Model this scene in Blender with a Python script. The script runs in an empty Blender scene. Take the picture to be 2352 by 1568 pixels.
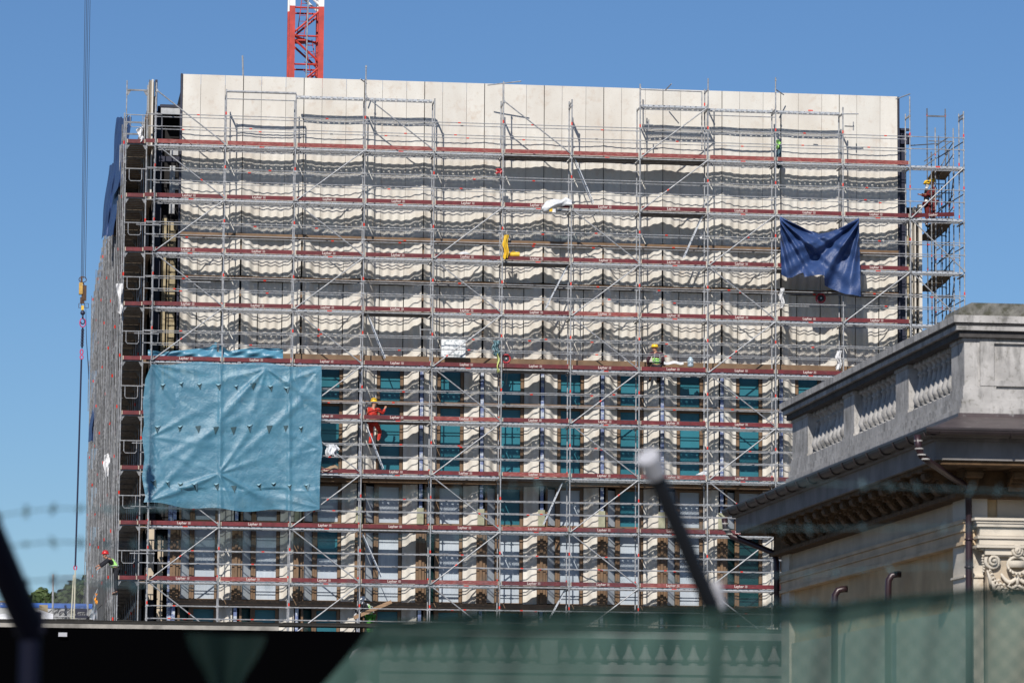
import bpy, math, random
from mathutils import Vector, Matrix
random.seed(7)
SC = bpy.context.scene
PI = math.pi
Z0 = 25.7                      # height of the uppermost full scaffold deck
# ------------------------------------------------------------------ camera
F_PX, CX, CY, CZ, YAW, PIT, ROL = 8901.43, -5.0013, -140.7327, Z0-24.0, 0.128861, 0.119084, -0.0077047
cp, sp = math.cos(PIT), math.sin(PIT); cy_, sy_ = math.cos(YAW), math.sin(YAW); cr, sr = math.cos(ROL), math.sin(ROL)
r0 = Vector((cy_, -sy_, 0)); fwd = Vector((sy_*cp, cy_*cp, sp)); u0 = r0.cross(fwd)
R_ = r0*cr-u0*sr; U_ = r0*sr+u0*cr
CAMP = Vector((CX, CY, CZ))
cd = bpy.data.cameras.new("camera"); cam = bpy.data.objects.new("camera", cd); SC.collection.objects.link(cam)
m = Matrix((( R_.x, U_.x, -fwd.x, CX), (R_.y, U_.y, -fwd.y, CY), (R_.z, U_.z, -fwd.z, CZ), (0, 0, 0, 1)))
cam.matrix_world = m
cd.sensor_width = 36; cd.lens = F_PX/2352*36; cd.clip_start = 0.5; cd.clip_end = 4000
cd.dof.use_dof = True; cd.dof.focus_distance = 138; cd.dof.aperture_fstop = 5.6
SC.camera = cam
# ------------------------------------------------------------------ world, sun, exposure
SUNV = Vector((-0.35, -1, 0.75)).normalized()
el = math.asin(SUNV.z); az = math.atan2(SUNV.x, SUNV.y)
w = bpy.data.worlds.new("World"); SC.world = w; w.use_nodes = True
nt = w.node_tree; bg = nt.nodes["Background"]
sky = nt.nodes.new("ShaderNodeTexSky"); sky.sky_type = 'NISHITA'; sky.sun_disc = False
sky.sun_elevation = el; sky.sun_rotation = az; sky.air_density = 1.0; sky.dust_density = 0.1; sky.ozone_density = 6.0
sky.altitude = 0
tn = nt.nodes.new("ShaderNodeVectorMath"); tn.operation = 'MULTIPLY'; tn.inputs[1].default_value = (.94, 1.09, 1.26)
nt.links.new(sky.outputs[0], tn.inputs[0]); nt.links.new(tn.outputs[0], bg.inputs[0]); bg.inputs[1].default_value = 0.064
sl = bpy.data.lights.new("sun", 'SUN'); sl.energy = 5.0; sl.angle = math.radians(0.5); sl.color = (1, .945, .87)
so = bpy.data.objects.new("sun", sl); SC.collection.objects.link(so)
so.rotation_euler = (-SUNV).to_track_quat('-Z', 'Y').to_euler(); so.location = (0, -60, 80)
SC.view_settings.view_transform = 'Standard'; SC.view_settings.look = 'None'
SC.view_settings.exposure = 0; SC.view_settings.gamma = 1
SC.render.engine = 'CYCLES'
SC.cycles.transparent_max_bounces = 24

def at(px, py, Y):
    """point on the plane y = Y that the photograph shows at (px, py) of its 2352 wide view"""
    d = fwd + R_*((px-1176)/F_PX) + U_*((784-py)/F_PX)
    return CAMP + d*((Y-CY)/d.y)
def Lz(k): return Z0-2.0*k

# ------------------------------------------------------------------ materials
def mat(name, col, rough=.6, metal=0, var=0, scale=4, bump=0, bscale=30, col2=None, spec=.5, f0=.35, f1=.65, stretch=None, detail=5, objvar=0, trans=None):
    m = bpy.data.materials.new(name); m.use_nodes = True; n = m.node_tree.nodes; l = m.node_tree.links
    b = n["Principled BSDF"]; b.inputs['Roughness'].default_value = rough; b.inputs['Metallic'].default_value = metal
    b.inputs['Specular IOR Level'].default_value = spec
    b.inputs['Base Color'].default_value = (*col, 1)
    tc = n.new("ShaderNodeTexCoord"); mp = n.new("ShaderNodeMapping"); l.new(tc.outputs['Object'], mp.inputs[0])
    if stretch: mp.inputs['Scale'].default_value = stretch
    if col2 is None and var: col2 = tuple(c*(1-var) for c in col)
    out = None
    if col2:
        t = n.new("ShaderNodeTexNoise"); t.inputs['Scale'].default_value = scale; t.inputs['Detail'].default_value = detail; l.new(mp.outputs[0], t.inputs['Vector'])
        r = n.new("ShaderNodeValToRGB"); r.color_ramp.elements[0].position = f0; r.color_ramp.elements[1].position = f1
        r.color_ramp.elements[0].color = (*col, 1); r.color_ramp.elements[1].color = (*col2, 1)
        l.new(t.outputs['Fac'], r.inputs[0]); out = r.outputs[0]
    if objvar:
        oi = n.new("ShaderNodeObjectInfo"); mr = n.new("ShaderNodeMapRange"); l.new(oi.outputs['Random'], mr.inputs[0])
        mr.inputs[3].default_value = 1-objvar; mr.inputs[4].default_value = 1.0
        mx = n.new("ShaderNodeVectorMath"); mx.operation = 'SCALE'
        if out: l.new(out, mx.inputs[0])
        else: mx.inputs[0].default_value = col
        l.new(mr.outputs[0], mx.inputs['Scale']); out = mx.outputs[0]
    if out: l.new(out, b.inputs['Base Color'])
    if bump:
        t = n.new("ShaderNodeTexNoise"); t.inputs['Scale'].default_value = bscale; t.inputs['Detail'].default_value = 6; l.new(mp.outputs[0], t.inputs['Vector'])
        bp = n.new("ShaderNodeBump"); bp.inputs['Strength'].default_value = bump; bp.inputs['Distance'].default_value = .02
        l.new(t.outputs['Fac'], bp.inputs['Height']); l.new(bp.outputs[0], b.inputs['Normal'])
    return m
def add_overlay(m, col, scale, p0, p1, strength=1, stretch=None):
    """second layer of marks with a shape of their own (stains, scratches)"""
    n = m.node_tree.nodes; l = m.node_tree.links; b = n["Principled BSDF"]
    tc = n.new("ShaderNodeTexCoord"); mp = n.new("ShaderNodeMapping"); l.new(tc.outputs['Object'], mp.inputs[0])
    mp.inputs['Location'].default_value = (3.3, 7.1, 1.7)
    if stretch: mp.inputs['Scale'].default_value = stretch
    t = n.new("ShaderNodeTexNoise"); t.inputs['Scale'].default_value = scale; t.inputs['Detail'].default_value = 6; t.inputs['Roughness'].default_value = .65; l.new(mp.outputs[0], t.inputs['Vector'])
    r = n.new("ShaderNodeMapRange"); r.inputs[1].default_value = p0; r.inputs[2].default_value = p1; r.inputs[4].default_value = strength; l.new(t.outputs['Fac'], r.inputs[0])
    mx = n.new("ShaderNodeMix"); mx.data_type = 'RGBA'; l.new(r.outputs[0], mx.inputs[0])
    src = b.inputs['Base Color'].links[0].from_socket if b.inputs['Base Color'].links else None
    if src: l.new(src, mx.inputs[6])
    else: mx.inputs[6].default_value = b.inputs['Base Color'].default_value
    mx.inputs[7].default_value = (*col, 1); l.new(mx.outputs[2], b.inputs['Base Color']); return m

M = {}
M['steel'] = add_overlay(mat('galvanised_steel', (.37, .38, .40), .5, .12, .4, 9), (.20, .20, .21), 14, .56, .76, .55)
M['steel_mid'] = mat('dull_steel', (.25, .26, .28), .6, .1, .5, 5)
M['steel_dark'] = mat('weathered_steel', (.16, .17, .19), .5, .3, .4, 6)
M['red_mark'] = mat('red_marking', (.75, .05, .03), .5, 0, .3, 20)
M['toe'] = add_overlay(mat('maroon_toe_board', (.155, .010, .016), .55, 0, .35, 5, objvar=.25), (.36, .16, .15), 5, .58, .74, .5, (1.2, 1, 10))
M['toe_old'] = add_overlay(mat('faded_toe_board', (.25, .045, .04), .7, 0, .3, 5), (.42, .26, .23), 5, .5, .68, .6, (1.2, 1, 9))
M['wood_end'] = mat('toe_board_end', (.5, .42, .34), .8, 0, .3, 20)
M['white_print'] = mat('white_print', (.60, .50, .47), .7, 0, .3, 40)
M['wood'] = mat('scaffold_plywood', (.24, .18, .12), .8, 0, .5, 3, stretch=(1, .3, 1))
M['deckwood'] = mat('plank_wood', (.34, .21, .12), .75, 0, .4, 4, stretch=(1, 8, 8))
M['travertine'] = add_overlay(add_overlay(mat('travertine', (.665, .64, .585), .75, 0, 0, 1.1, col2=(.58, .54, .48), bump=.15, bscale=25, stretch=(1, 1, .55), objvar=.08, f0=.35, f1=.7),
    (.46, .36, .28), 3.0, .55, .78, .6), (.24, .19, .15), 22, .61, .72, .5)
M['unclad'] = mat('unclad_wall', (.06, .05, .045), .9, 0, .6, 1.5)
M['brown'] = mat('bronze_frame', (.19, .115, .062), .5, .1, .3, 3)
M['black'] = mat('dark_void', (.012, .011, .012), .9)
M['navy'] = mat('navy_steel', (.02, .022, .045), .5, .1, .3, 5)
M['channel'] = add_overlay(mat('blue_white_channel', (.50, .54, .60), .5, .1, .2, 6), (.10, .14, .30), 3, .45, .52, .9, (1, 1, 2.2))
M['teal'] = mat('teal_glass', (.036, .185, .24), .22, 0, .22, .6, spec=.35, stretch=(1, 1, .4), objvar=.3)
M['film'] = add_overlay(mat('protective_film', (.50, .56, .62), .32, 0, .15, 1.2, bump=.2, bscale=4, objvar=.2), (.36, .42, .50), 5, .5, .62, .6, (5, 5, .3))
M['glass_dark'] = mat('dark_green_glass', (.01, .05, .055), .15, 0, .3, .8)
M['beige'] = add_overlay(mat('beige_render', (.42, .35, .22), .85, 0, .3, 3), (.12, .09, .05), 2, .5, .6, .8, (1, 1, 3))
M['stone'] = add_overlay(add_overlay(mat('weathered_limestone', (.45, .435, .42), .9, 0, .3, 2.6, bump=.4, bscale=14), (.09, .088, .085), 3.4, .50, .70, .75, (1.8, 1.8, .5)), (.10, .095, .07), 11, .56, .68, .55)
M['stone_moss'] = add_overlay(mat('mossy_coping', (.19, .185, .165), .95, 0, .45, 8, bump=.8, bscale=22), (.06, .06, .04), 6, .48, .6, .85)
M['stone_cream'] = add_overlay(mat('cream_stone', (.62, .56, .47), .85, 0, .18, 2.2, bump=.2, bscale=12), (.33, .24, .14), 1.7, .60, .68, .5)
M['stone_ochre'] = add_overlay(mat('ochre_plaster', (.60, .43, .24), .9, 0, .25, 1.4, bump=.2, bscale=10), (.36, .23, .12), 1.2, .5, .7, .6, (1, 1, .5))
M['warm_stone'] = mat('warm_stone', (.60, .46, .31), .9, 0, .25, 2, bump=.2)
M['cornice'] = add_overlay(mat('grimy_cornice', (.24, .225, .22), .9, 0, .3, 2, bump=.2), (.12, .11, .11), 3, .5, .7, .6, (1, 1, .5))  # base grey darkened to carry the gutter's shade; the terrace shares it
M['soot'] = mat('sooty_stone', (.075, .070, .068), .95, 0, .4, 5, bump=.4)  # darker stone for the recessed mouldings of the handrail
M['soot_ochre'] = mat('sooty_ochre', (.13, .075, .035), .95, 0, .5, 5, bump=.4)  # ochre darkened so the shade under the eaves is in its colour
M['pale_wall'] = add_overlay(mat('pale_wall', (.60, .56, .46), .9, 0, .2, 1.2), (.40, .36, .28), 2, .55, .7, .5)  # paler copy of the wall colour, with sunlight put into it
M['stone_grey'] = add_overlay(mat('grey_frieze', (.56, .47, .36), .9, 0, .25, 1.4, bump=.2, bscale=10), (.36, .29, .22), 1.6, .5, .7, .5, (1, 1, .4))
M['zinc'] = add_overlay(mat('brown_zinc', (.115, .09, .09), .45, .3, .35, 4), (.3, .29, .28), 7, .62, .72, .7)
M['gutter'] = mat('dark_gutter', (.035, .026, .028), .5, .1, .3, 4)
M['pipe'] = mat('oxblood_pipe', (.040, .021, .026), .35, .2, .3, 5)
M['crane_red'] = mat('crane_red', (.52, .045, .03), .5, 0, .3, 3)
M['crane_white'] = mat('crane_white', (.78, .78, .76), .5, 0, .1, 3)
M['yellow'] = mat('yellow_plastic', (.80, .50, .03), .5, 0, .25, 8, bump=.3)
M['hook_y'] = mat('ochre_paint', (.55, .33, .07), .5, 0, .3, 12)
M['hook_b'] = mat('rusty_brown', (.10, .045, .02), .6, .2, .5, 10)
M['pink'] = mat('magenta_paint', (.50, .04, .14), .5)
M['cable'] = mat('wire_rope', (.05, .08, .14), .6, .2)
M['sling'] = mat('beige_sling', (.48, .46, .36), .8)
M['chain'] = mat('chain_steel', (.03, .035, .07), .5, .3)
M['white_cloth'] = mat('white_cloth', (.75, .75, .76), .8, 0, .2, 12, bump=.8, bscale=14)
M['white_pl'] = mat('white_plastic', (.74, .76, .79), .4, 0, .25, 9, bump=.8, bscale=12)
M['hose_red'] = mat('red_reel', (.42, .03, .04), .45)
M['hose'] = mat('dark_hose', (.03, .03, .035), .6)
M['alu'] = mat('aluminium', (.60, .62, .65), .4, .4)
M['black_arm'] = mat('black_painted_post', (.012, .014, .02), .5, .1)
M['navy_arm'] = mat('navy_painted_post', (.002, .003, .012), .7, spec=.15)
M['cap'] = mat('pale_cap', (.40, .40, .43), .7)
M['concrete'] = mat('concrete_coping', (.33, .31, .28), .9, 0, .45, 3.5, bump=.3)
M['darkwall'] = mat('black_boarding', (.0012, .0012, .0015), 1, spec=0)
M['blue_strip'] = add_overlay(mat('blue_membrane', (.05, .16, .55), .6, 0, .2, 4), (.6, .66, .78), 1.4, .62, .66, .8)
M['insul'] = mat('grey_insulation_wrap', (.43, .44, .45), .6, 0, .25, 5, bump=.3)
M['ink'] = mat('dark_print', (.05, .05, .06), .8)
M['leaf'] = mat('tree_leaf', (.035, .065, .018), .7, 0, .5, .6, col2=(.075, .11, .03))
M['leaf'].node_tree.nodes["Principled BSDF"].inputs['Subsurface Weight'].default_value = 0
M['bark'] = mat('bark', (.06, .045, .03), .9, 0, .4, 6)
M['ground'] = mat('dusty_asphalt', (.14, .125, .105), .95, 0, .3, .3)
M['wire'] = mat('fence_wire', (.09, .16, .18), .5, .3)
M['skin'] = mat('skin', (.42, .22, .15), .6)
M['hair'] = mat('dark_hair', (.02, .015, .012), .8)
M['helmet_y'] = mat('yellow_helmet', (.85, .52, .03), .35)
M['helmet_r'] = mat('red_helmet', (.55, .02, .02), .35)
M['helmet_w'] = mat('white_helmet', (.75, .76, .78), .35)
M['vest'] = mat('lime_vest', (.42, .86, .22), .7, 0, .2, 12, bump=.6, bscale=18)
M['reflect'] = mat('grey_reflective_tape', (.34, .36, .38), .5)
M['coverall'] = mat('orange_red_coverall', (.62, .035, .018), .75, 0, .5, 9, bump=.9, bscale=16)
M['dark_red'] = mat('dark_red_coverall', (.17, .012, .012), .8, 0, .4, 9, bump=.9, bscale=16)
M['dark_cloth'] = mat('dark_trousers', (.012, .013, .02), .85, 0, .3, 10, bump=.6)
M['green_tr'] = mat('green_trousers', (.04, .20, .02), .8, 0, .3, 9)
M['plum'] = mat('plum_sleeves', (.06, .02, .035), .85, 0, .3, 10, bump=.6)
M['jacket_blue'] = mat('teal_black_harness', (.03, .09, .11), .8, 0, 0, 14, col2=(.25, .4, .45), bump=1, f0=.48, f1=.56)
M['cardboard'] = mat('cardboard', (.42, .30, .20), .85, 0, .25, 5)
M['foam'] = mat('marked_white_board', (.70, .72, .72), .7, 0, 0, 9, col2=(.36, .40, .42), f0=.50, f1=.60, bump=.4)
M['orange'] = mat('orange_plastic', (.80, .33, .03), .6)

def tarp_mat(name, col, col2, rough, bsc, bstr, transp=0, creases=None):
    m = mat(name, col, rough, 0, 0, 3, col2=col2, f0=.3, f1=.75, spec=.6)
    n = m.node_tree.nodes; l = m.node_tree.links; b = n["Principled BSDF"]
    tc = n.new("ShaderNodeTexCoord")
    hs = None
    for sc_, st, strn in ((bsc, (1, 1, 1), 1.0), (bsc*3, (1.0, 1, 3.0), .5), (bsc*.35, (1, 1, 1), 1.6)):
        mp = n.new("ShaderNodeMapping"); mp.inputs['Scale'].default_value = st; l.new(tc.outputs['Object'], mp.inputs[0])
        t = n.new("ShaderNodeTexNoise"); t.inputs['Scale'].default_value = sc_; t.inputs['Detail'].default_value = 5; t.inputs['Distortion'].default_value = 1.2; l.new(mp.outputs[0], t.inputs[0])
        s = n.new("ShaderNodeMath"); s.operation = 'MULTIPLY'; s.inputs[1].default_value = strn; l.new(t.outputs['Fac'], s.inputs[0])
        if hs: a = n.new("ShaderNodeMath"); l.new(hs, a.inputs[0]); l.new(s.outputs[0], a.inputs[1]); hs = a.outputs[0]
        else: hs = s.outputs[0]
    bp = n.new("ShaderNodeBump"); bp.inputs['Strength'].default_value = bstr; bp.inputs['Distance'].default_value = .018
    l.new(hs, bp.inputs['Height']); l.new(bp.outputs[0], b.inputs['Normal'])
    if transp:
        o = n["Material Output"]; tr = n.new("ShaderNodeBsdfTransparent"); tr.inputs[0].default_value = (.75, .92, 1, 1); mx = n.new("ShaderNodeMixShader"); mx.inputs[0].default_value = transp
        l.new(b.outputs[0], mx.inputs[1]); l.new(tr.outputs[0], mx.inputs[2]); l.new(mx.outputs[0], o.inputs[0])
    return m
M['tarp_navy'] = tarp_mat('navy_tarpaulin', (.016, .042, .14), (.036, .075, .20), .50, 6, .8)
M['tarp_light'] = tarp_mat('light_blue_tarpaulin', (.055, .190, .285), (.10, .265, .37), .40, 5, .8, .20)
M['tarp_fold'] = tarp_mat('folded_blue_tarpaulin', (.06, .20, .31), (.10, .27, .37), .36, 5, .7)
M['clear'] = tarp_mat('clear_sheet', (.55, .56, .60), (.7, .7, .74), .2, 3, .7, .5)
M['flap'] = mat('tarp_vent_shade', (.02, .06, .075), .7)  # dark triangle painted as the shaded inside of an open vent
M['flap_l'] = mat('tarp_vent_flap', (.22, .38, .45), .4)

def holes(m, build):
    n = m.node_tree.nodes; l = m.node_tree.links
    tc = n.new("ShaderNodeTexCoord"); sx = n.new("ShaderNodeSeparateXYZ"); l.new(tc.outputs['Object'], sx.inputs[0])
    def mt(op, a, b=None):
        k = n.new("ShaderNodeMath"); k.operation = op
        for i, v in enumerate((a, b)):
            if v is None: continue
            if isinstance(v, (int, float)): k.inputs[i].default_value = v
            else: l.new(v, k.inputs[i])
        return k.outputs[0]
    h = build(sx.outputs, mt)
    o = n["Material Output"]; tr = n.new("ShaderNodeBsdfTransparent"); mx = n.new("ShaderNodeMixShader")
    l.new(h, mx.inputs[0]); l.new(n["Principled BSDF"].outputs[0], mx.inputs[1]); l.new(tr.outputs[0], mx.inputs[2]); l.new(mx.outputs[0], o.inputs[0])
def perf(o, mt):       # rows of punched holes over the middle of each plank
    x, y = o[0], o[1]
    y = mt('SUBTRACT', y, mt('MULTIPLY', mt('GREATER_THAN', y, .72), .04))
    hx = mt('LESS_THAN', mt('PINGPONG', x, .027), .0195); hy = mt('LESS_THAN', mt('PINGPONG', y, .021), .0145)
    v = mt('MODULO', y, .35); z = mt('MULTIPLY', mt('GREATER_THAN', v, .05), mt('LESS_THAN', v, .30))
    z = mt('MULTIPLY', z, mt('GREATER_THAN', mt('ABSOLUTE', mt('SUBTRACT', v, .185)), .018))
    return mt('MULTIPLY', mt('MULTIPLY', hx, hy), z)
def slots(o, mt):      # long and short slots along a plank's flange; none near its middle
    x = o[0]
    a = mt('MODULO', mt('ADD', x, 100), .40)
    s1 = mt('LESS_THAN', mt('ABSOLUTE', mt('SUBTRACT', a, .1)), .038); s2 = mt('LESS_THAN', mt('ABSOLUTE', mt('SUBTRACT', a, .3)), .017)
    zz = mt('MODULO', mt('ADD', mt('SUBTRACT', o[2], Z0), 100.0), 2.0)
    zb = mt('LESS_THAN', mt('ABSOLUTE', mt('SUBTRACT', zz, 1.962)), .015)
    return mt('MULTIPLY', mt('ADD', s1, s2), zb)
M['perf'] = mat('perforated_deck', (.30, .31, .32), .6, .2, .4, 7); holes(M['perf'], perf)
M['slot'] = mat('slotted_flange', (.50, .52, .55), .45, .3, .25, 9); holes(M['slot'], slots)
def net_mat(name, col, alpha, tcol):
    m = mat(name, col, .8, 0, .35, 2.5, bump=.5, bscale=3)
    n = m.node_tree.nodes; l = m.node_tree.links; b = n["Principled BSDF"]; o = n["Material Output"]
    tl = n.new("ShaderNodeBsdfTranslucent"); tl.inputs[0].default_value = (*tcol, 1); m1 = n.new("ShaderNodeMixShader"); m1.inputs[0].default_value = .4
    l.new(b.outputs[0], m1.inputs[1]); l.new(tl.outputs[0], m1.inputs[2])
    tr = n.new("ShaderNodeBsdfTransparent"); m2 = n.new("ShaderNodeMixShader"); m2.inputs[0].default_value = alpha
    l.new(m1.outputs[0], m2.inputs[1]); l.new(tr.outputs[0], m2.inputs[2]); l.new(m2.outputs[0], o.inputs[0]); return m
M['net'] = net_mat('green_windbreak_mesh', (.090, .180, .150), .21, (.04, .09, .075))
M['net_second'] = net_mat('old_green_mesh', (.02, .06, .05), .40, (.01, .04, .03))
M['net_dark'] = net_mat('dark_green_mesh', (.003, .028, .022), .5, (.01, .04, .03))
M['greynet'] = net_mat('grey_dust_netting', (.30, .30, .28), .45, (.3, .3, .28))
M['cham'] = net_mat('fine_grey_mesh', (.10, .10, .10), .65, (.1, .1, .1))

# ------------------------------------------------------------------ mesh builder
class MB:
    def __init__(s): s.v = []; s.f = []; s.m = []; s.mi = 0; s.smooth = False
    def add(s, vs, fs, mi=None):
        b = len(s.v); s.v += [tuple(p) for p in vs]; s.f += [tuple(i+b for i in f) for f in fs]; s.m += [s.mi if mi is None else mi]*len(fs); return s
    def box(s, x0, x1, y0, y1, z0, z1, mi=None):
        return s.add([(x, y, z) for x in (x0, x1) for y in (y0, y1) for z in (z0, z1)],
                     [(0, 1, 3, 2), (4, 6, 7, 5), (0, 4, 5, 1), (2, 3, 7, 6), (0, 2, 6, 4), (1, 5, 7, 3)], mi)
    def tube(s, a, b, r, n=6, mi=None, r2=None, cap=True):
        a = Vector(a); b = Vector(b); d = (b-a).normalized()
        u = d.cross(Vector((0, 0, 1)) if abs(d.z) < .9 else Vector((1, 0, 0))).normalized(); v = d.cross(u); r2 = r if r2 is None else r2
        vs = []
        for p, q in ((a, r), (b, r2)):
            for i in range(n): t = 2*PI*i/n; vs.append(p+u*(math.cos(t)*q)+v*(math.sin(t)*q))
        fs = [(i, (i+1) % n, n+(i+1) % n, n+i) for i in range(n)]
        if cap: fs += [tuple(range(n-1, -1, -1)), tuple(range(n, 2*n))]
        return s.add(vs, fs, mi)
    def path(s, pts, r, n=6, mi=None, closed=False):
        pts = [Vector(p) for p in pts]; N = len(pts); vs = []; up = Vector((0, 0, 1))
        rs = r if isinstance(r, (list, tuple)) else [r]*N
        pu = None
        for i, p in enumerate(pts):
            if closed: d = pts[(i+1) % N]-pts[i-1]
            else: d = pts[min(i+1, N-1)]-pts[max(i-1, 0)]
            d.normalize()
            u = (pu-d*pu.dot(d)) if pu else d.cross(up if abs(d.z) < .9 else Vector((1, 0, 0)))
            if u.length < 1e-5: u = d.cross(Vector((.3, .8, .1)))
            u.normalize(); pu = u; v = d.cross(u)
            for j in range(n): t = 2*PI*j/n; vs.append(p+u*(math.cos(t)*rs[i])+v*(math.sin(t)*rs[i]))
        fs = []
        for i in range(N if closed else N-1):
            k = (i+1) % N
            fs += [(i*n+j, i*n+(j+1) % n, k*n+(j+1) % n, k*n+j) for j in range(n)]
        if not closed: fs += [tuple(range(n-1, -1, -1)), tuple(range((N-1)*n, N*n))]
        return s.add(vs, fs, mi)
    def bar(s, a, b, w, h, mi=None, up=(0, 0, 1)):
        a = Vector(a); b = Vector(b); d = (b-a).normalized(); u = d.cross(Vector(up)).normalized(); v = u.cross(d)
        vs = [p+u*(x*w/2)+v*(y*h/2) for p in (a, b) for x, y in ((-1, -1), (1, -1), (1, 1), (-1, 1))]
        return s.add(vs, [(0, 1, 5, 4), (1, 2, 6, 5), (2, 3, 7, 6), (3, 0, 4, 7), (3, 2, 1, 0), (4, 5, 6, 7)], mi)
    def lathe(s, c, prof, n=12, mi=None):
        vs = []
        for r, z in prof:
            for i in range(n): t = 2*PI*i/n; vs.append((c[0]+r*math.cos(t), c[1]+r*math.sin(t), c[2]+z))
        fs = []
        for k in range(len(prof)-1):
            fs += [(k*n+i, k*n+(i+1) % n, (k+1)*n+(i+1) % n, (k+1)*n+i) for i in range(n)]
        fs += [tuple(range(n-1, -1, -1)), tuple(range((len(prof)-1)*n, len(prof)*n))]
        return s.add(vs, fs, mi)
    def grid(s, nu, nv, fn, mi=None, skip=None):
        vs = [fn(i/nu, j/nv) for j in range(nv+1) for i in range(nu+1)]
        fs = [(j*(nu+1)+i, j*(nu+1)+i+1, (j+1)*(nu+1)+i+1, (j+1)*(nu+1)+i) for j in range(nv) for i in range(nu) if not (skip and skip((i+.5)/nu, (j+.5)/nv))]
        return s.add(vs, fs, mi)
    def prism(s, pts, o, ex, mi=None):
        """closed outline of 3-D points pushed along ex"""
        n = len(pts); ex = Vector(ex); P = [Vector(o)+Vector(p) for p in pts]
        return s.add(P+[p+ex for p in P], [tuple(range(n-1, -1, -1)), tuple(range(n, 2*n))]+[(i, (i+1) % n, n+(i+1) % n, n+i) for i in range(n)], mi)
    def merge(s, o):
        b = len(s.v); s.v += o.v; s.f += [tuple(i+b for i in f) for f in o.f]; s.m += o.m; return s
    def build(s, name, mats, parent=None, origin=None, smooth=False):
        if not isinstance(mats, (list, tuple)): mats = [mats]
        me = bpy.data.meshes.new(name)
        base = parent_world(parent) if parent else Vector((0, 0, 0))
        if origin is None and parent is None:
            xs = [p[0] for p in s.v]; ys = [p[1] for p in s.v]; zs = [p[2] for p in s.v]
            origin = ((min(xs)+max(xs))/2, (min(ys)+max(ys))/2, min(zs))
        o = Vector(origin) if origin is not None else Vector((0, 0, 0))
        me.from_pydata([(p[0]-o.x, p[1]-o.y, p[2]-o.z) for p in s.v], [], s.f)
        for k in mats: me.materials.append(k if not isinstance(k, str) else M[k])
        if len(mats) > 1: me.polygons.foreach_set('material_index', s.m)
        if smooth: me.polygons.foreach_set('use_smooth', [True]*len(me.polygons))
        me.update()
        ob = bpy.data.objects.new(name, me); SC.collection.objects.link(ob)
        ob.location = o-base
        if parent: ob.parent = parent
        return ob
def parent_world(p):
    v = Vector((0, 0, 0))
    while p: v += p.location; p = p.parent
    return v
def tag(o, label=None, cat=None, group=None, kind=None):
    if label: o['label'] = label
    if cat: o['category'] = cat
    if group: o['group'] = group
    if kind: o['kind'] = kind
    return o
def thing(name, label, cat, loc, group=None):
    o = bpy.data.objects.new(name, None); SC.collection.objects.link(o); o.location = loc; o.empty_display_size = .2
    return tag(o, label, cat, group)
def capped(name, items, mats, parent, n=100, smooth=False):
    """at most n parts of one name; the rest are one part marked stuff"""
    obs = [b.build(name, mats, parent, smooth=smooth) for b in items[:n]]
    if len(items) > n:
        r = MB()
        for b in items[n:]: r.merge(b)
        tag(r.build(name, mats, parent), kind='stuff')
    return obs
def text_mesh(s, size, extr=.001, off=.012):
    c = bpy.data.curves.new('txt', 'FONT'); c.body = s; c.size = size; c.align_x = 'CENTER'; c.align_y = 'CENTER'; c.extrude = extr; c.offset = size*off; c.resolution_u = 3
    o = bpy.data.objects.new('txt', c); SC.collection.objects.link(o); bpy.context.view_layer.update()
    me = bpy.data.meshes.new_from_object(o.evaluated_get(bpy.context.evaluated_depsgraph_get()))
    vs = [tuple(v.co) for v in me.vertices]; fs = [tuple(p.vertices) for p in me.polygons]
    bpy.data.objects.remove(o); bpy.data.curves.remove(c); bpy.data.meshes.remove(me)
    return vs, fs

# ------------------------------------------------------------------ ground
g = MB(); g.grid(4, 4, lambda u, v: (-1500+3000*u, -1500+3000*v, 0)); tag(g.build('ground', 'ground', origin=(0, 0, 0)), kind='structure')

# ------------------------------------------------------------------ the building behind the scaffold
BX0 = 3.27; BP = 2.259
def JX(k): return BX0+BP*(k-1)
bld = thing('office_building', 'pale travertine office block with folded fluted cladding and teal windows behind the scaffold', 'building', (14, 12, 0))
def fold(zr):
    pts = [(2.85, 0.0), (0, .07), (-3.1, .26), (-4.7, .34), (-7.6, .46), (-40, .46)]
    for (a, fa), (b, fb) in zip(pts, pts[1:]):
        if zr >= b: return fa+(fb-fa)*(a-zr)/(a-b)
    return .46
def wave(zr): return .031*min(1, max(0, (1.6-zr)/4.6))
def face(X, zr):
    u = ((X-JX(0))/BP) % 1.0
    g = min(u/.30, 1, (1-u)/.30); g = g*g*(3-2*g)*.35+g*.65
    return 1.36+fold(zr)*g-wave(zr)*math.cos(2*PI*u*7)
def slab(b, xa, xb, za, zb, nz=2, thick=.07, nx=None):
    nx = nx or max(3, int((xb-xa)/.04))
    vs = []; W = nx+1
    for j in range(nz+1):
        zr = za+(zb-za)*j/nz
        for i in range(nx+1): X = xa+(xb-xa)*i/nx; vs.append((X, face(X, zr), Z0+zr))
    n0 = len(vs)
    fs = [(j*W+i, j*W+i+1, (j+1)*W+i+1, (j+1)*W+i) for j in range(nz) for i in range(nx)]
    ring = [i for i in range(W)]+[j*W+nx for j in range(1, nz+1)]+[nz*W+i for i in range(nx-1, -1, -1)]+[j*W for j in range(nz-1, 0, -1)]
    for i in ring: v = vs[i]; vs.append((v[0], v[1]+thick, v[2]))
    R = len(ring); fs += [(ring[k], n0+k, n0+(k+1) % R, ring[(k+1) % R]) for k in range(R)]
    b.add(vs, fs)
stories = [(2.85, -3.04, .012, .03, 8), (-3.24, -4.62, .014, .07, 2), (-4.82, -7.48, .035, .085, 2)]
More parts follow.
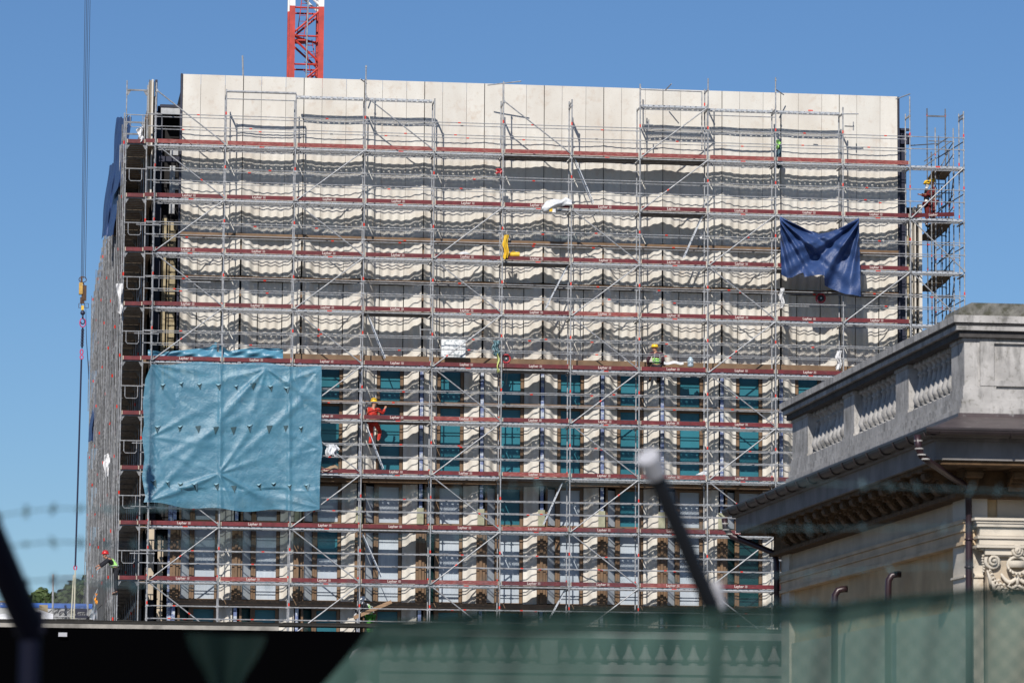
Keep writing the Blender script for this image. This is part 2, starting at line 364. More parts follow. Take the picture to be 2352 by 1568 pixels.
for i in range(12):
    for (zt, zb, gap, jg, nz) in stories:
        a = JX(i)
        for (nm, u0_, u1_, ga, gb) in (('cladding_panel', 0, .30, jg, gap), ('centre_panel', .30, .70, gap, gap), ('cladding_panel', .70, 1, gap, jg)):
            b = MB(); slab(b, a+u0_*BP+ga/1.0*.5, a+u1_*BP-gb*.5, zt, zb, nz); b.build(nm, 'travertine', bld)
# backing behind the open joints and windows
b = MB(); b.box(JX(0)+.02, JX(12)-.02, 2.0, 24, 0, Z0+2.6); b.build('core_wall', 'black', bld)
for k in range(13): b = MB(); b.box(JX(k)-.02, JX(k)+.02, 1.45, 1.99, 2, Z0+2.86); b.build('joint_strip', 'black', bld)
# brown strips set in the wide joints
for k in range(1, 12):
    for (zc, h) in ((-3.75, .5), (-5.3, .25), (-5.9, .35), (-6.6, .2)): b = MB(); b.box(JX(k)-.035, JX(k)+.035, 1.40, 1.46, Z0+zc-h/2, Z0+zc+h/2); b.build('joint_bracket', 'brown', bld)
# ledges
def ledge(zr, h, y0, segs=False):
    b = MB(); b.box(JX(0)+.004, JX(12)-.004, y0, 1.995, Z0+zr-h/2, Z0+zr+h/2)
    return b.build('ledge', 'brown', bld)
ledge(-3.14, .14, 1.30); ledge(-4.72, .12, 1.38); ledge(-7.62, .20, 1.20); ledge(-9.22, .09, 1.40); ledge(-12.14, .16, 1.14); ledge(-13.78, .10, 1.34); ledge(-16.72, .20, 1.22)
for zr in (-21.2, ): ledge(zr, .2, 1.22)
# window storeys
rows = [(-7.74, -9.17, 'A'), (-9.27, -12.04, 'A'), (-12.24, -13.70, 'B'), (-13.85, -16.60, 'C'), (-16.84, -18.3, 'D'), (-18.4, -21.1, 'D')]
def win(xa, xb, zt, zb, y, kind, jw=.11):
    f = MB(); d = .16
    f.box(xa, xa+jw, y-.05, y+d, Z0+zb, Z0+zt); f.box(xb-jw, xb, y-.05, y+d, Z0+zb, Z0+zt)
    f.box(xa+jw, xb-jw, y-.02, y+d, Z0+zt-.09, Z0+zt); f.box(xa+jw, xb-jw, y-.03, y+d, Z0+zb, Z0+zb+.05)
    fo = f.build('window', 'brown', bld)
    p = MB(); x0, x1 = xa+jw+.002, xb-jw-.002
    if kind == 'half':
        zm = zt-(zt-zb)*.42
        p.box(x0, x1, y+.06, y+.09, Z0+zm, Z0+zt-.09); p.build('pane', 'teal', fo)
        p = MB(); p.box(x0, x1, y+.05, y+.09, Z0+zb+.05, Z0+zm-.002); p.build('pane', 'film', fo)
    else:
        p.box(x0, x1, y+.06, y+.09, Z0+zb+.05, Z0+zt-.09)
        p.build('pane', {'t': 'teal', 'f': 'film', 'g': 'glass_dark'}[kind], fo)
for ri, (zt, zb, kind) in enumerate(rows):
    for i in range(12):
        a = JX(i); yw = 1.36+.46+.03
        if kind in 'A': b = MB(); slab(b, a+.10, a+.275*BP, zt, zb, 2); b.build('left_pier_cladding', 'travertine', bld)
        b = MB(); slab(b, a+.725*BP, a+BP-.10, zt, zb, 2); b.build('pier_cladding', 'travertine', bld)
        k = 't'
        if kind == 'B': k = 't' if i in (5, 7) else 'f'
        if kind == 'C': k = 'half' if i == 2 else ('g' if i >= 9 else 'f')
        win(a+.285*BP, a+.715*BP, zt, zb, yw, k)
        if kind in 'BCD':
            kk = 'f' if kind in 'BC' else 'g'
            if kind == 'C' and i in (4, 9): kk = 'g'
            # narrow side light, turned with the fold
            x0, x1 = a+.085*BP, a+.28*BP; ya, yb = 1.36+.46*.27+.03, 1.36+.46*.95+.03
            f = MB()
            for (xx, yy) in ((x0, ya), (x1-.02, yb)): f.box(xx-.03, xx+.05, yy-.05, yy+.14, Z0+zb, Z0+zt)
            fo = f.build('window', 'brown', bld)
            p = MB(); p.add([(x0+.05, ya+.05, Z0+zb+.04), (x1-.06, yb+.05, Z0+zb+.04), (x1-.06, yb+.05, Z0+zt-.08), (x0+.05, ya+.05, Z0+zt-.08),
                             (x0+.05, ya+.09, Z0+zb+.04), (x1-.06, yb+.09, Z0+zb+.04), (x1-.06, yb+.09, Z0+zt-.08), (x0+.05, ya+.09, Z0+zt-.08)],
                            [(0, 1, 2, 3), (7, 6, 5, 4), (0, 4, 5, 1), (1, 5, 6, 2), (2, 6, 7, 3), (3, 7, 4, 0)])
            p.build('pane', {'f': 'film', 'g': 'glass_dark'}[kk], fo)
for k in range(0, 13):      # channels on the joints of the window storeys
    for (zt, zb, mm) in ((-7.74, -12.04, 'channel'), (-12.24, -13.7, 'channel'), (-13.85, -16.6, 'brown'), (-16.84, -21.1, 'channel')):
        b = MB(); x = JX(k); w_ = .06 if mm == 'channel' else .05
        b.box(x-w_, x+w_, 1.30, 1.36, Z0+zb, Z0+zt)
        if mm == 'brown': b.box(x-.15, x-.05, 1.38, 1.50, Z0+zb, Z0+zt); b.box(x+.06, x+.17, 1.38, 1.50, Z0+zb, Z0+zt)
        else:
            for z in range(int((zt-zb)/.5)): b.box(x-.02, x+.02, 1.285, 1.30, Z0+zb+.2+z*.5, Z0+zb+.38+z*.5)
        b.build('mullion', mm, bld)
M['plate'] = mat('pale_green_plate', (.35, .35, .24), .7, 0, .3, 6)
for k in range(2, 12): b = MB(); b.box(JX(k)-.14, JX(k)+.11, 1.255, 1.28, Z0-13.72, Z0-13.12); b.build('fixing_plate', 'plate', bld)
# parapet return edges, side wall and open corner
b = MB(); b.box(JX(0)-.07, JX(0)-.002, 1.30, 1.62, Z0-7.4, Z0+2.86); b.build('edge_trim', 'navy', bld)
b = MB(); b.box(JX(12)+.002, JX(12)+.06, 1.30, 1.62, Z0-7.4, Z0+2.83); b.build('edge_trim', 'navy', bld)
b = MB()
def sidewall(u, v):
    y = 2.2+64*u; zr = 2.75-28.4*v
    return (-.06-.12*abs(((y-2.2)/2.26) % 1-.5)*min(1, v*4), y, Z0+zr)
b.grid(700, 6, sidewall); b.box(-.02, .0, 2.21, 66, 0, Z0+2.72); b.build('side_wall', 'unclad', bld)
b = MB(); b.grid(40, 6, lambda u, v: (-.14-.06*math.cos(u*20), 2.15+2.1*u, Z0+2.76-4.6*v)); b.box(-.10, -.04, 2.14, 4.2, Z0-1.8, Z0+2.76); b.build('side_panel', 'travertine', bld)
for zz in (1.5, -4.8, -7.6, -12.1, -16.6): b = MB(); b.box(-.30, -.05, 2.5, 66, Z0+zz-.2, Z0+zz); b.build('side_ledge', 'brown', bld)
for q_ in ((.03, .12, 2.3, 2.5, 2, Z0+2.78), (-.03, .05, 2.6, 2.9, 2, Z0+2.2), (.16, .36, 2.9, 3.1, 2, Z0+1.9)): b = MB(); b.box(*q_); b.build('corner_post', 'navy', bld)
b = MB(); b.box(.02, JX(0)-.02, 3.2, 3.4, 0, Z0+1.75); b.build('corner_wall', 'black', bld)
def boxes(name, m, parent, *bs):
    for q_ in bs: b = MB(); b.box(*q_); b.build(name, m, parent)
boxes('corner_beam', 'navy', bld, (.22, 1.02, 2.0, 3.1, Z0+1.70, Z0+1.80), (.22, 1.02, 2.02, 2.2, Z0-.35, Z0-.15))
boxes('corner_plate', 'insul', bld, (.25, .98, 1.95, 1.99, Z0+1.45, Z0+1.66), (.62, .92, 2.0, 2.1, Z0-.1, Z0+.42), (.62, .82, 2.0, 2.1, Z0-2.3, Z0-.5), (.66, .98, 2.02, 2.1, Z0-1.4, Z0-1.0))
boxes('corner_pier', 'beige', bld, (.42, .56, 2.5, 2.7, Z0-8.6, Z0-2.4), (.60, .92, 2.7, 2.9, Z0-8.4, Z0-2.5))
boxes('mullion', 'channel', bld, (.78, .93, 1.5, 1.6, Z0-17.5, Z0-12.4), (.95, 1.0, 1.5, 1.6, Z0-17.5, Z0-12.4))
boxes('corner_pier', 'stone_grey', bld, (.08, .30, 2.2, 2.3, Z0-16.6, Z0-14.0), (.45, .65, 2.4, 2.5, Z0-17.4, Z0-14.4))
# right flank: dark steel, beige strip and pale fins
boxes('corner_post', 'navy', bld, (JX(12)+.05, JX(12)+.42, 1.9, 2.3, 2, Z0-.3+2.0), (JX(12)+.1, JX(12)+.55, 1.7, 1.89, Z0+1.1, Z0+1.5), (JX(12)+.1, JX(12)+.55, 1.7, 1.89, Z0+1.62, Z0+1.7))
b = MB(); b.box(JX(12)+.05, 29.25, 2.6, 20, 0, Z0-1.2); b.build('flank_wall', 'black', bld)
for k, (dx, zt) in enumerate(((.55, -1.5), (.72, -1.35), (.86, -1.2), (1.03, -1.1))): b = MB(); b.box(28.12+dx, 28.12+dx+.05+.07*(k == 3), 2.3, 2.6, 3, Z0+zt); b.build('fin', 'travertine', bld)
b = MB(); b.box(JX(12)+.46, JX(12)+.60, 1.9, 2.0, Z0-10, Z0-2.4); b.build('corner_pier', 'beige', bld)
# pole on the roof
b = MB(); p = at(560, 177, 3); q = at(557, 128, 3); b.tube(p-Vector((0, 0, .6)), q, .035, 6); tag(b.build('pole', 'steel'), 'thin leaning metal pole rising above the roof edge, left of the red crane mast', 'pole')

# ------------------------------------------------------------------ front scaffold
fs = thing('scaffold', 'galvanised steel facade scaffold with maroon toe boards standing before the travertine front', 'scaffold', (14, .4, 0))
SX = [2.57*j for j in range(12)]+[28.27+2.07]
tops = {0: 190, 1: 205, 2: 216, 3: 150, 4: 226, 5: 187, 6: 228, 7: 193, 8: 180, 9: 178, 10: 246, 11: 222, 12: 256}
tops_in = {0: 213, 1: 220, 2: 232, 3: 232, 4: 238, 5: 232, 6: 233, 7: 250, 8: 205, 9: 250, 10: 262, 11: 262, 12: 262}
def standard(x, y, zt, red_phase=1.18, r=.0245):
    b = MB(); b.tube((x, y, 0), (x, y, zt), r, 8)
    for k in range(-1, 13):
        z = Lz(k)
        if z < 1 or z > zt-.1: continue
        b.tube((x, y, z-.16), (x, y, z-.11), r+.012, 8); b.tube((x, y, z+.03), (x, y, z+.10), r+.006, 8)
        for dz in (1.08, .62): b.box(x-.03, x+.03, y-.035, y+.01, z+dz-.03, z+dz+.03) if z+dz < zt else None
        zz = z+red_phase
        if zz+.1 < zt and (k*7+int(x*3)) % 5 != 0: b.tube((x, y, zz-.055), (x, y, zz+.055), r+.004, 8, 1)
    return b
for j, x in enumerate(SX):
    b = standard(x, 0, at(500, tops[j], 0).z+0*x)
    zt = at(SX[j] and 0 or 0, 0, 0)
    # height of the tube's top from its height in the photograph
    px = 355+(2090-355)*x/28.27
    b = standard(x, 0, at(px, tops[j], 0).z); b.build('standard', ['steel', 'red_mark'], fs)
    zi = at(px-6, tops_in[j], .73).z
    b = standard(x, .73, zi, .2)
    for k in range(-1, 12):
        z = Lz(k)-.12
        if z > zi: continue
        b.bar((x, .02, z), (x, .71, z), .045, .06)
        b.add([(x-.01, .06, z), (x-.01, .2, z), (x-.01, .06, z-.16), (x+.01, .06, z), (x+.01, .2, z), (x+.01, .06, z-.16)], [(0, 1, 2), (5, 4, 3), (0, 2, 5, 3), (2, 1, 4, 5), (1, 0, 3, 4)])
        if k >= 0: b.bar((x, .75, z), (x, 1.10, z), .04, .05)
    if zi > Z0+2.1: b.bar((x, .02, zi-.15), (x, .71, zi-.15), .04, .05)
    b.build('inner_standard', ['steel', 'red_mark'], fs)
solid = {(0, 5): 1, (0, 6): 1, (0, 7): 0, (1, 7): 1, (2, 5): 1, (3, 3): 1, (5, 3): 1, (6, 5): 1, (7, 3): 1, (8, 5): 1, (4, 5): 1, (2, 9): 1, (3, 8): 0, (4, 3): 0, (2, 2): 0, (0, 6): 1, (0, 7): 1, (2, 1): 0}
def deck(x0, x1, z, kind, ys=(.0, .35, .74)):
    b = MB(); zt, zb = z-.012, z-.085
    for n_, y in enumerate(ys):
        y0, y1 = y+.012, y+.338
        if kind:
            b.box(x0, x1, y0, y1, zt-.035, zt, 2); b.box(x0, x1, y0, y0+.012, zb, zt-.035, 3); b.box(x0, x1, y1-.012, y1, zb, zt-.035, 3)
        else:
            b.add([(x0, y0, zt), (x1, y0, zt), (x1, y1, zt), (x0, y1, zt)], [(0, 1, 2, 3)], 0)
            for yy in (y0, y1): b.add([(x0, yy, zb), (x1, yy, zb), (x1, yy, zt), (x0, yy, zt)], [(0, 1, 2, 3)], 1)
            for yy in (y0, y1-.03): b.add([(x0, yy, zb), (x1, yy, zb), (x1, yy+.03, zb), (x0, yy+.03, zb)], [(0, 1, 2, 3)], 3)
        b.box(x0, x0+.02, y0+.02, y1-.02, zb, zt-.002-.035*kind, 3); b.box(x1-.02, x1, y0+.02, y1-.02, zb, zt-.002-.035*kind, 3)
    xm = x0+(x1-x0)*.52
    if (int(x0*7+z*3)) % 5 < 2: b.box(xm-.09, xm+.09, .004, .011, zt-.05, zt-.005, 4)
    return b
decks = []; toes = []
for k in range(0, 10):
    for j in range(12):
        x0, x1 = SX[j]+.05, SX[j+1]-.05
        decks.append(deck(x0, x1, Lz(k), solid.get((k, j), 0), (.0, .35, .74) if j < 11 else (.0, .35)))
        if j < 11 and k < 9: toes.append((k, j))
top = []
for j, py, ys in ((2, 218, (.35, )), (3, 226, (.35, )), (7, 243, (.0, .35)), (8, 249, (.35,)), (9, 254, (.35, ))):
    px = 355+(2090-355)*(SX[j]+1.2)/28.27; z = at(px, py, 0).z-.0
    top.append(deck(SX[j]+.05, SX[j+1]-.05, Lz(-1), 0, ys))
capped('deck', top+decks, ['perf', 'slot', 'wood', 'steel', 'red_mark'], fs)
b = MB(); z = Lz(-1); b.tube((SX[1], 0, z), (SX[2], 0, z), .045, 8); b.build('top_beam', 'steel', fs)
tv, tf = text_mesh("Layher", .130, off=.03)
faded = {(8, 1), (7, 5), (3, 6), (8, 4), (6, 5), (5, 4), (6, 7), (8, 7)}
for (k, j) in toes:
    x0, x1 = SX[j]+.045, SX[j+1]-.045; z = Lz(k); b = MB()
    b.box(x0+.03, x1-.03, -.040, -.012, z, z+.150, 0); b.box(x0, x0+.03, -.042, -.010, z+.005, z+.145, 1); b.box(x1-.03, x1, -.042, -.010, z+.005, z+.145, 1)
    t = b.build('toe_board', ['toe_old' if k == 0 or (k, j) in faded else 'toe', 'wood_end'], fs)
    if k > 0 and not (k == 8 and j == 4):
        xc = (x0+x1)/2-.02+random.uniform(-.02, .02); L = MB(); zc = z+.078
        L.add([(xc-.07+p[0]*1.0, -.0425+p[2], zc+p[1]) for p in tv], tf)
        lx = xc+.20; s_ = .042
        for (a0, a1, c0, c1) in ((-s_, s_, s_-.008, s_), (-s_, s_, -s_, -s_+.008), (-s_, -s_+.008, -s_+.008, s_-.008), (s_-.008, s_, -s_+.008, s_-.008), (-.006, .006, -.03, .03), (-.026, -.016, -.02, .02), (.016, .026, -.02, .02)):
            L.box(lx+a0, lx+a1, -.043, -.0405, zc+c0, zc+c1)
        L.build('lettering', 'white_print', t)
b = MB(); p0 = Vector((SX[11]+.05, -.03, Lz(1)+.08)); p1 = Vector((SX[12]-.35, .15, Lz(1)+.20)); b.bar(p0, p1, .03, .15); t = b.build('toe_board', 'toe', fs)
L = MB(); d = (p1-p0); L.add([tuple(p0+d*.5+Vector((p[0], -.04+p[2]+p[0]*.1, p[1]+p[0]*.065))) for p in tv], tf); L.build('lettering', 'white_print', t)
# guard rails
def rails(j, z, y, hs, r=.017, dy=0):
    b = MB(); x0, x1 = SX[j]+.02, SX[j+1]-.02
    for n_, h in enumerate(hs):
        b.tube((x0, y, z+h), (x1, y, z+h), r, 6)
        xm = x0+(x1-x0)*(.3+.35*random.random()); b.tube((xm-.05, y, z+h), (xm+.05, y, z+h), r+.007, 6, 1 if random.random() < .75 else 2) if random.random() < .42 else None
        for xe in (x0+.03, x1-.03): b.box(xe-.022, xe+.022, y-.02, y+.005, z+h-.024, z+h+.024)
    return b
og = []; ig = []
for k in range(0, 11):
    for j in range(12):
        og.append(rails(j, Lz(k), -.03, (1.08, .62)))
        if not (j == 11 and k < 2): ig.append(rails(j, Lz(k), .70, (1.10, .64)))
capped('guardrail', og, ['steel', 'red_mark', 'steel_dark'], fs); capped('inner_guardrail', ig, ['steel', 'red_mark', 'steel_dark'], fs)
b = MB()
for j, y, h in ((1, 0, 1.72-.0), (7, .73, None), (8, 0, 1.66)):
    if h: b = MB(); b.tube((SX[j], y, Z0+h), (SX[j+1], y, Z0+h), .02, 6); b.build('top_tube', 'steel', fs)
for (xa, ya, Ya, xb, yb, Yb) in ((1470, 206, .73, 1612, 211, .73), (1612, 211, .73, 1612, 345, .73), (1470, 193, .73, 1470, 250, .73), (1120, 196, .3, 1197, 187, -.1), (1528, 208, .5, 1542, 193, -.2), (828, 182, .2, 842, 192, .7), (1780, 205, .2, 1800, 218, .9), (2058, 228, .1, 2090, 216, .8), (1935, 262, 0, 1972, 262, 0)):
    b = MB(); b.tube(at(xa, ya, Ya), at(xb, yb, Yb), .023, 6); b.build('top_tube', 'steel', fs)
# diagonal braces
diag = []
def brace(j, k, up, y=-.055):
    x0, x1 = SX[j]+.02, SX[j+1]-.02; za, zb = Lz(k+1)-.02, Lz(k)-.06
    b = MB(); p, q = (Vector((x0, y, za)), Vector((x1, y, zb))) if up else (Vector((x0, y, zb)), Vector((x1, y, za+.05)))
    b.tube(p, q, .024, 8); m_ = p.lerp(q, .2+.6*random.random()); dd = (q-p).normalized()*.06; b.tube(m_-dd*.7, m_+dd*.7, .027, 8, 1) if random.random() < .45 else None
    for e in (p, q): b.box(e.x-.035, e.x+.035, y-.02, .0, e.z-.05, e.z+.05)
    diag.append(b)
for k in range(0, 10):
    for j in (0, 2, 4, 6, 8, 10):
        if j == 10 and k not in (2, ): continue
        if k == 0 and j in (4, 6, 8): continue
        if k == 1 and j == 10: continue
        brace(j, k, (k+j//2) % 2 == 1)
brace(7, 0, True); brace(0, -1, False); brace(3, -1, False); brace(5, -1, False); brace(7, -1, True); brace(11, 0, True); brace(11, 1, False); brace(11, 2, False)
capped('diagonal_brace', diag, ['steel', 'red_mark'], fs)
# loose cross tubes clamped to the standards
for (px0, py0, px1, py1, Y) in ((420, 647, 484, 648, -.1), (1255, 606, 1300, 607, .3), (1580, 492, 1625, 492, .3), (964, 757, 995, 757, .5), (575+390, 748, 966, 775, .5), (1453, 395, 1475, 395, .5), (965, 1272, 1030, 1272, -.1), (1475, 286, 1500, 287, .4), (1490, 275, 1490, 300, .4), (1940, 290, 1962, 291, .5), (1960, 280, 1960, 300, .5)):
    b = MB(); b.tube(at(px0, py0, Y), at(px1, py1, Y), .022, 6); b.build('loose_tube', 'steel', fs)

# ladders that hang under the trapdoor decks
def ladder(name, p, q, label, wv=(0, .34, 0), grp='aluminium ladders between the scaffold decks', m='alu'):
    b = MB(); wv = Vector(wv); p = Vector(p); q = Vector(q)
    for s_ in (-.5, .5): b.bar(p+wv*s_, q+wv*s_, .028, .07, up=(0, 1, .01))
    n_ = max(2, int((q-p).length/.28))
    for i in range(n_): c = p.lerp(q, (i+.5)/n_); b.tube(c-wv*.5, c+wv*.5, .014, 6)
    return tag(b.build(name, m), label, 'ladder', grp)
lad = [((1317, 362), (1362, 468), 'leaning right, on the top full deck above the white plastic bag'), ((1613, 495), (1570, 592), 'leaning left, just left of the hanging navy tarpaulin bay, second deck'),
       ((1302, 612), (1253, 708), 'leaning left, below the yellow roll in mid facade'), ((843, 720), (884, 823), 'leaning right, on the deck above the red-suited worker'),
       ((836, 965), (880, 1076), 'which the worker in the red coverall is climbing'), ((1290, 1110), (1248, 1204), 'leaning left, between the grey and teal windows in mid facade'),
       ((832, 1225), (876, 1324), 'leaning right, two decks below the red-suited worker'), ((1300, 1350), (1262, 1420), 'leaning left, lowest of all, foot behind the green netting')]
for (a, c, s_) in lad: ladder('ladder', at(*a, .42), at(*c, .42), 'aluminium scaffold ladder '+s_)

# ------------------------------------------------------------------ left flank scaffold
ls = thing('scaffold', 'long scaffold running back along the left flank of the block, seen steeply end on', 'scaffold', (-.7, 30, 0))
LY = [.35+2.57*i for i in range(23)]
tl = []
for i, y in enumerate(LY):
    for x in (-1.07, -.31):
        zt = Z0+2.2-(.0 if i < 1 else .75 if i < 3 else 1.1)+(.15 if x < -1 else 0)
        b = MB(); xx = x; b.tube((xx, y, 0), (xx, y, zt), .025, 6)
        for k in range(-1, 12):
            z = Lz(k)+1.18-.35*((i*5) % 3)
            if z < zt and (k*3+i*5+int(x*9)) % 4 == 0: b.tube((xx, y, z-.06), (xx, y, z+.06), .030, 6, 1)
            if Lz(k) < zt: b.tube((xx, y, Lz(k)-.17), (xx, y, Lz(k)-.10), .034, 6)
        b.build('standard', ['steel' if i < 2 or i % 3 == 0 else 'steel_mid', 'red_mark'], ls)
items = []; dk = []; ftoe = []; fgr = []
for i, y in enumerate(LY):
    for k in range(-1, 12):
        b = MB(); z = Lz(k)-.10+.1*(i == 0)
        if k == -1: z = Z0+2.0-(.0 if i < 1 else .75)
        b.bar((-1.05, y, z), (-.33, y, z), .05, .06)
        for x, s_ in ((-1.05, 1), (-.33, -1)):
            b.add([(x, y-.008, z-.03), (x+s_*.13, y-.008, z-.03), (x+s_*.03, y-.008, z-.2), (x, y-.008, z-.2), (x, y+.008, z-.03), (x+s_*.13, y+.008, z-.03), (x+s_*.03, y+.008, z-.2), (x, y+.008, z-.2)],
                  [(0, 1, 2, 3), (7, 6, 5, 4), (0, 4, 5, 1), (1, 5, 6, 2), (2, 6, 7, 3), (3, 7, 4, 0)])
        items.append(b)
        if k >= 0 and i < 22:
            d = MB(); zz = Lz(k)
            for n_ in range(2): d.box(-1.04+.355*n_, -.69+.355*n_, y+.03, y+2.54, zz-.06, zz-.02, 0)
            d.box(-.325, -.08, y+.03, y+2.54, zz-.06, zz-.02, 0)
            for q in range(6): d.box(-1.04, -.33, y+.2+q*.42, y+.24+q*.42, zz-.085, zz-.061, 2)
            e = MB(); e.box(-1.045, -1.02, y+.04, y+2.53, zz, zz+.15); ftoe.append(e)
            for h in (.62, 1.08) if i < 4 else ():
                e = MB(); e.tube((-1.03, y, zz+h), (-1.03, y+2.57, zz+h), .014, 5); fgr.append(e)
            dk.append(d)
for q in (dk, ftoe, fgr): q.sort(key=lambda d: d.v[0][1])
capped('side_toe_board', ftoe, 'toe', ls); capped('guardrail', fgr, 'steel_mid', ls)
capped('transom', items, 'steel_mid', ls); capped('deck', dk, ['wood', 'toe', 'steel'], ls)
for k in range(0, 9):
    b = MB(); z = Lz(k)
    b.box(-1.0, -.40, .26, .29, z+.02, z+.16, 0); b.box(-1.04, -1.0, .25, .30, z+.02, z+.16, 1); b.box(-.40, -.36, .25, .30, z+.02, z+.16, 1); b.build('toe_board', ['toe', 'wood_end'], ls)
    b = MB(); zr_ = z+1.06+(.0)
    b.tube((-1.1, .24, zr_), (-.28, .24, zr_), .02, 6); b.path([(-.93, .24, zr_), (-.93, .24, zr_-.38), (-.88, .24, zr_-.45), (-.52, .24, zr_-.45), (-.47, .24, zr_-.38), (-.47, .24, zr_)], .015, 6)
    b.build('end_guard', 'steel', ls)
    b = MB(); b.path([(-.25, .1, zr_), (.22, .05, zr_), (.22, .05, zr_-.38), (.17, .05, zr_-.45), (-.1, .05, zr_-.45)], .013, 6)
    b.build('end_guard', 'steel', ls)
    b = MB(); b.box(-.36, .0, .05, .08, z+.02, z+.16); b.build('toe_board', 'toe', ls)
    for (xa_, xb_, y_, z_) in ((-.3, 0, -.02, z+.62), (-.3, 0, -.02, z+1.08), (-.31, 0, .02, z-.1))+(((-.65, .25, -.06, z-1.35+.3*(k % 2)), ) if k in (1, 3, 5, 6, 7) else ()):
        b = MB(); b.tube((xa_, y_, z_), (xb_, y_, z_), .019, 6); b.build('corner_tube', 'steel', ls)
b = MB()
for i in range(23): 
    for n_ in range(5):
        z = 5+random.random()*(Z0-6); y = LY[i]+random.random()*2
        b.tube((-1.12, y, z), (-1.12, y, z+random.uniform(1.5, 4)), .018, 5)
tag(b.build('clamped_tube', 'steel_mid', ls), kind='stuff')
# netting and sheets on that flank
b = MB(); b.grid(30, 20, lambda u, v: (-1.16+.02*math.sin(u*40)-.03*v, 14+40*u, 1+11.5*(1-v)-(1-u)*2)); tag(b.build('dust_netting', 'greynet'), 'sheer grey dust netting hung low along the left flank scaffold', 'netting')
def sheet(name, pts, Y0, m, label, cat, Y1=None, amp=.08, nu=24, nv=30, freq=9, group=None, thick=0):
    """hanging cloth between four photographed corners (top left, top right, bottom right, bottom left)"""
    P = [at(x, y, Y0 if i in (0, 3) else (Y1 if Y1 is not None else Y0)) for i, (x, y) in enumerate(pts)]
    ph = random.random()*6
    def fn(u, v):
        p = P[0].lerp(P[1], u).lerp(P[3].lerp(P[2], u), v)
        e = math.sin(v*7+ph)*.03*(2*u-1)
        return (p.x+e, p.y-amp*math.sin(u*freq+ph+v*2)*(.3+v)-.35*amp*math.sin(u*freq*2.7+v*5)-.3*amp*math.sin(v*17+u*7)-.03*math.sin(v*11+u*5), p.z+.05*math.sin(u*8+ph)*v)
    b = MB(); b.grid(nu, nv, fn)
    return tag(b.build(name, m, smooth=True), label, cat, group)
sheet('tarpaulin', [(268, 272), (302, 268), (280, 420), (251, 462)], 12, 'tarp_navy', 'upper navy tarpaulin bulging off the left flank scaffold near the roof', 'tarp', 6, .4)
sheet('tarpaulin', [(250, 380), (276, 372), (263, 540), (232, 545)], 15, 'tarp_navy', 'navy tarpaulin hanging just below the bulging one on the left flank', 'tarp', 10, .4)
sheet('tarpaulin', [(216, 908), (222, 880), (220, 1015), (202, 1012)], 48, 'tarp_navy', 'small navy tarpaulin sticking out low on the far end of the left flank', 'tarp', 45, .3)
sheet('white_cloth', [(268, 652), (280, 650), (282, 718), (272, 720)], .1, 'white_cloth', 'white overall hung outside the left flank scaffold', 'cloth', amp=.06)
sheet('white_cloth', [(238, 1045), (250, 1040), (252, 1090), (240, 1095)], 0, 'white_cloth', 'crumpled white bag tied low on the left flank scaffold', 'cloth', amp=.06)
sheet('plastic_sheet', [(216, 1370), (222, 1350), (222, 1422), (208, 1422)], -2, 'clear', 'clear plastic sheet standing like a cone at the foot of the left flank', 'sheet', amp=.1)
sheet('cloth_strip', [(219, 1362), (223, 1362), (222, 1385), (218, 1382)], -2.4, 'orange', 'orange strip over the clear plastic at the left flank foot', 'cloth', amp=.02)
sheet('white_cloth', [(314, 298), (326, 290), (330, 322), (318, 325)], .3, 'white_cloth', 'white rag knotted at the top left end of the flank scaffold', 'cloth', amp=.06)

# ------------------------------------------------------------------ right flank scaffold
rs = thing('scaffold', 'short scaffold tower round the right corner of the block, seen against the sky', 'scaffold', (30, 3, 0))
for x_, t_ in ((29.62, .9), (30.02, -.4), (30.38, 1.0)):
    b = standard(x_, 2.2+.3*(x_ > 30.2), Z0+t_, .9); b.build('standard', ['steel_mid', 'red_mark'], rs)
for k in range(0, 8):
    for dz in (.35, 1.35): t_ = MB(); t_.tube((29.55, 2.3, Lz(k)+dz), (30.55, 2.5, Lz(k)+dz+.03), .019, 6); t_.build('cross_tube', 'steel_mid', rs)
RS = [(29.45, .85), (30.15, .85), (29.80, 3.6), (30.52, 3.6), (30.0, 6.2), (30.7, 6.2)]
RT = [1.6, 1.6, 2.85, 2.85, -2.0, -2.0]
for (x, y), t in zip(RS, RT):
    b = standard(x, y, Z0+t, .6); b.build('standard', ['steel_dark', 'red_mark'] if y > .9 else ['steel', 'red_mark'], rs)
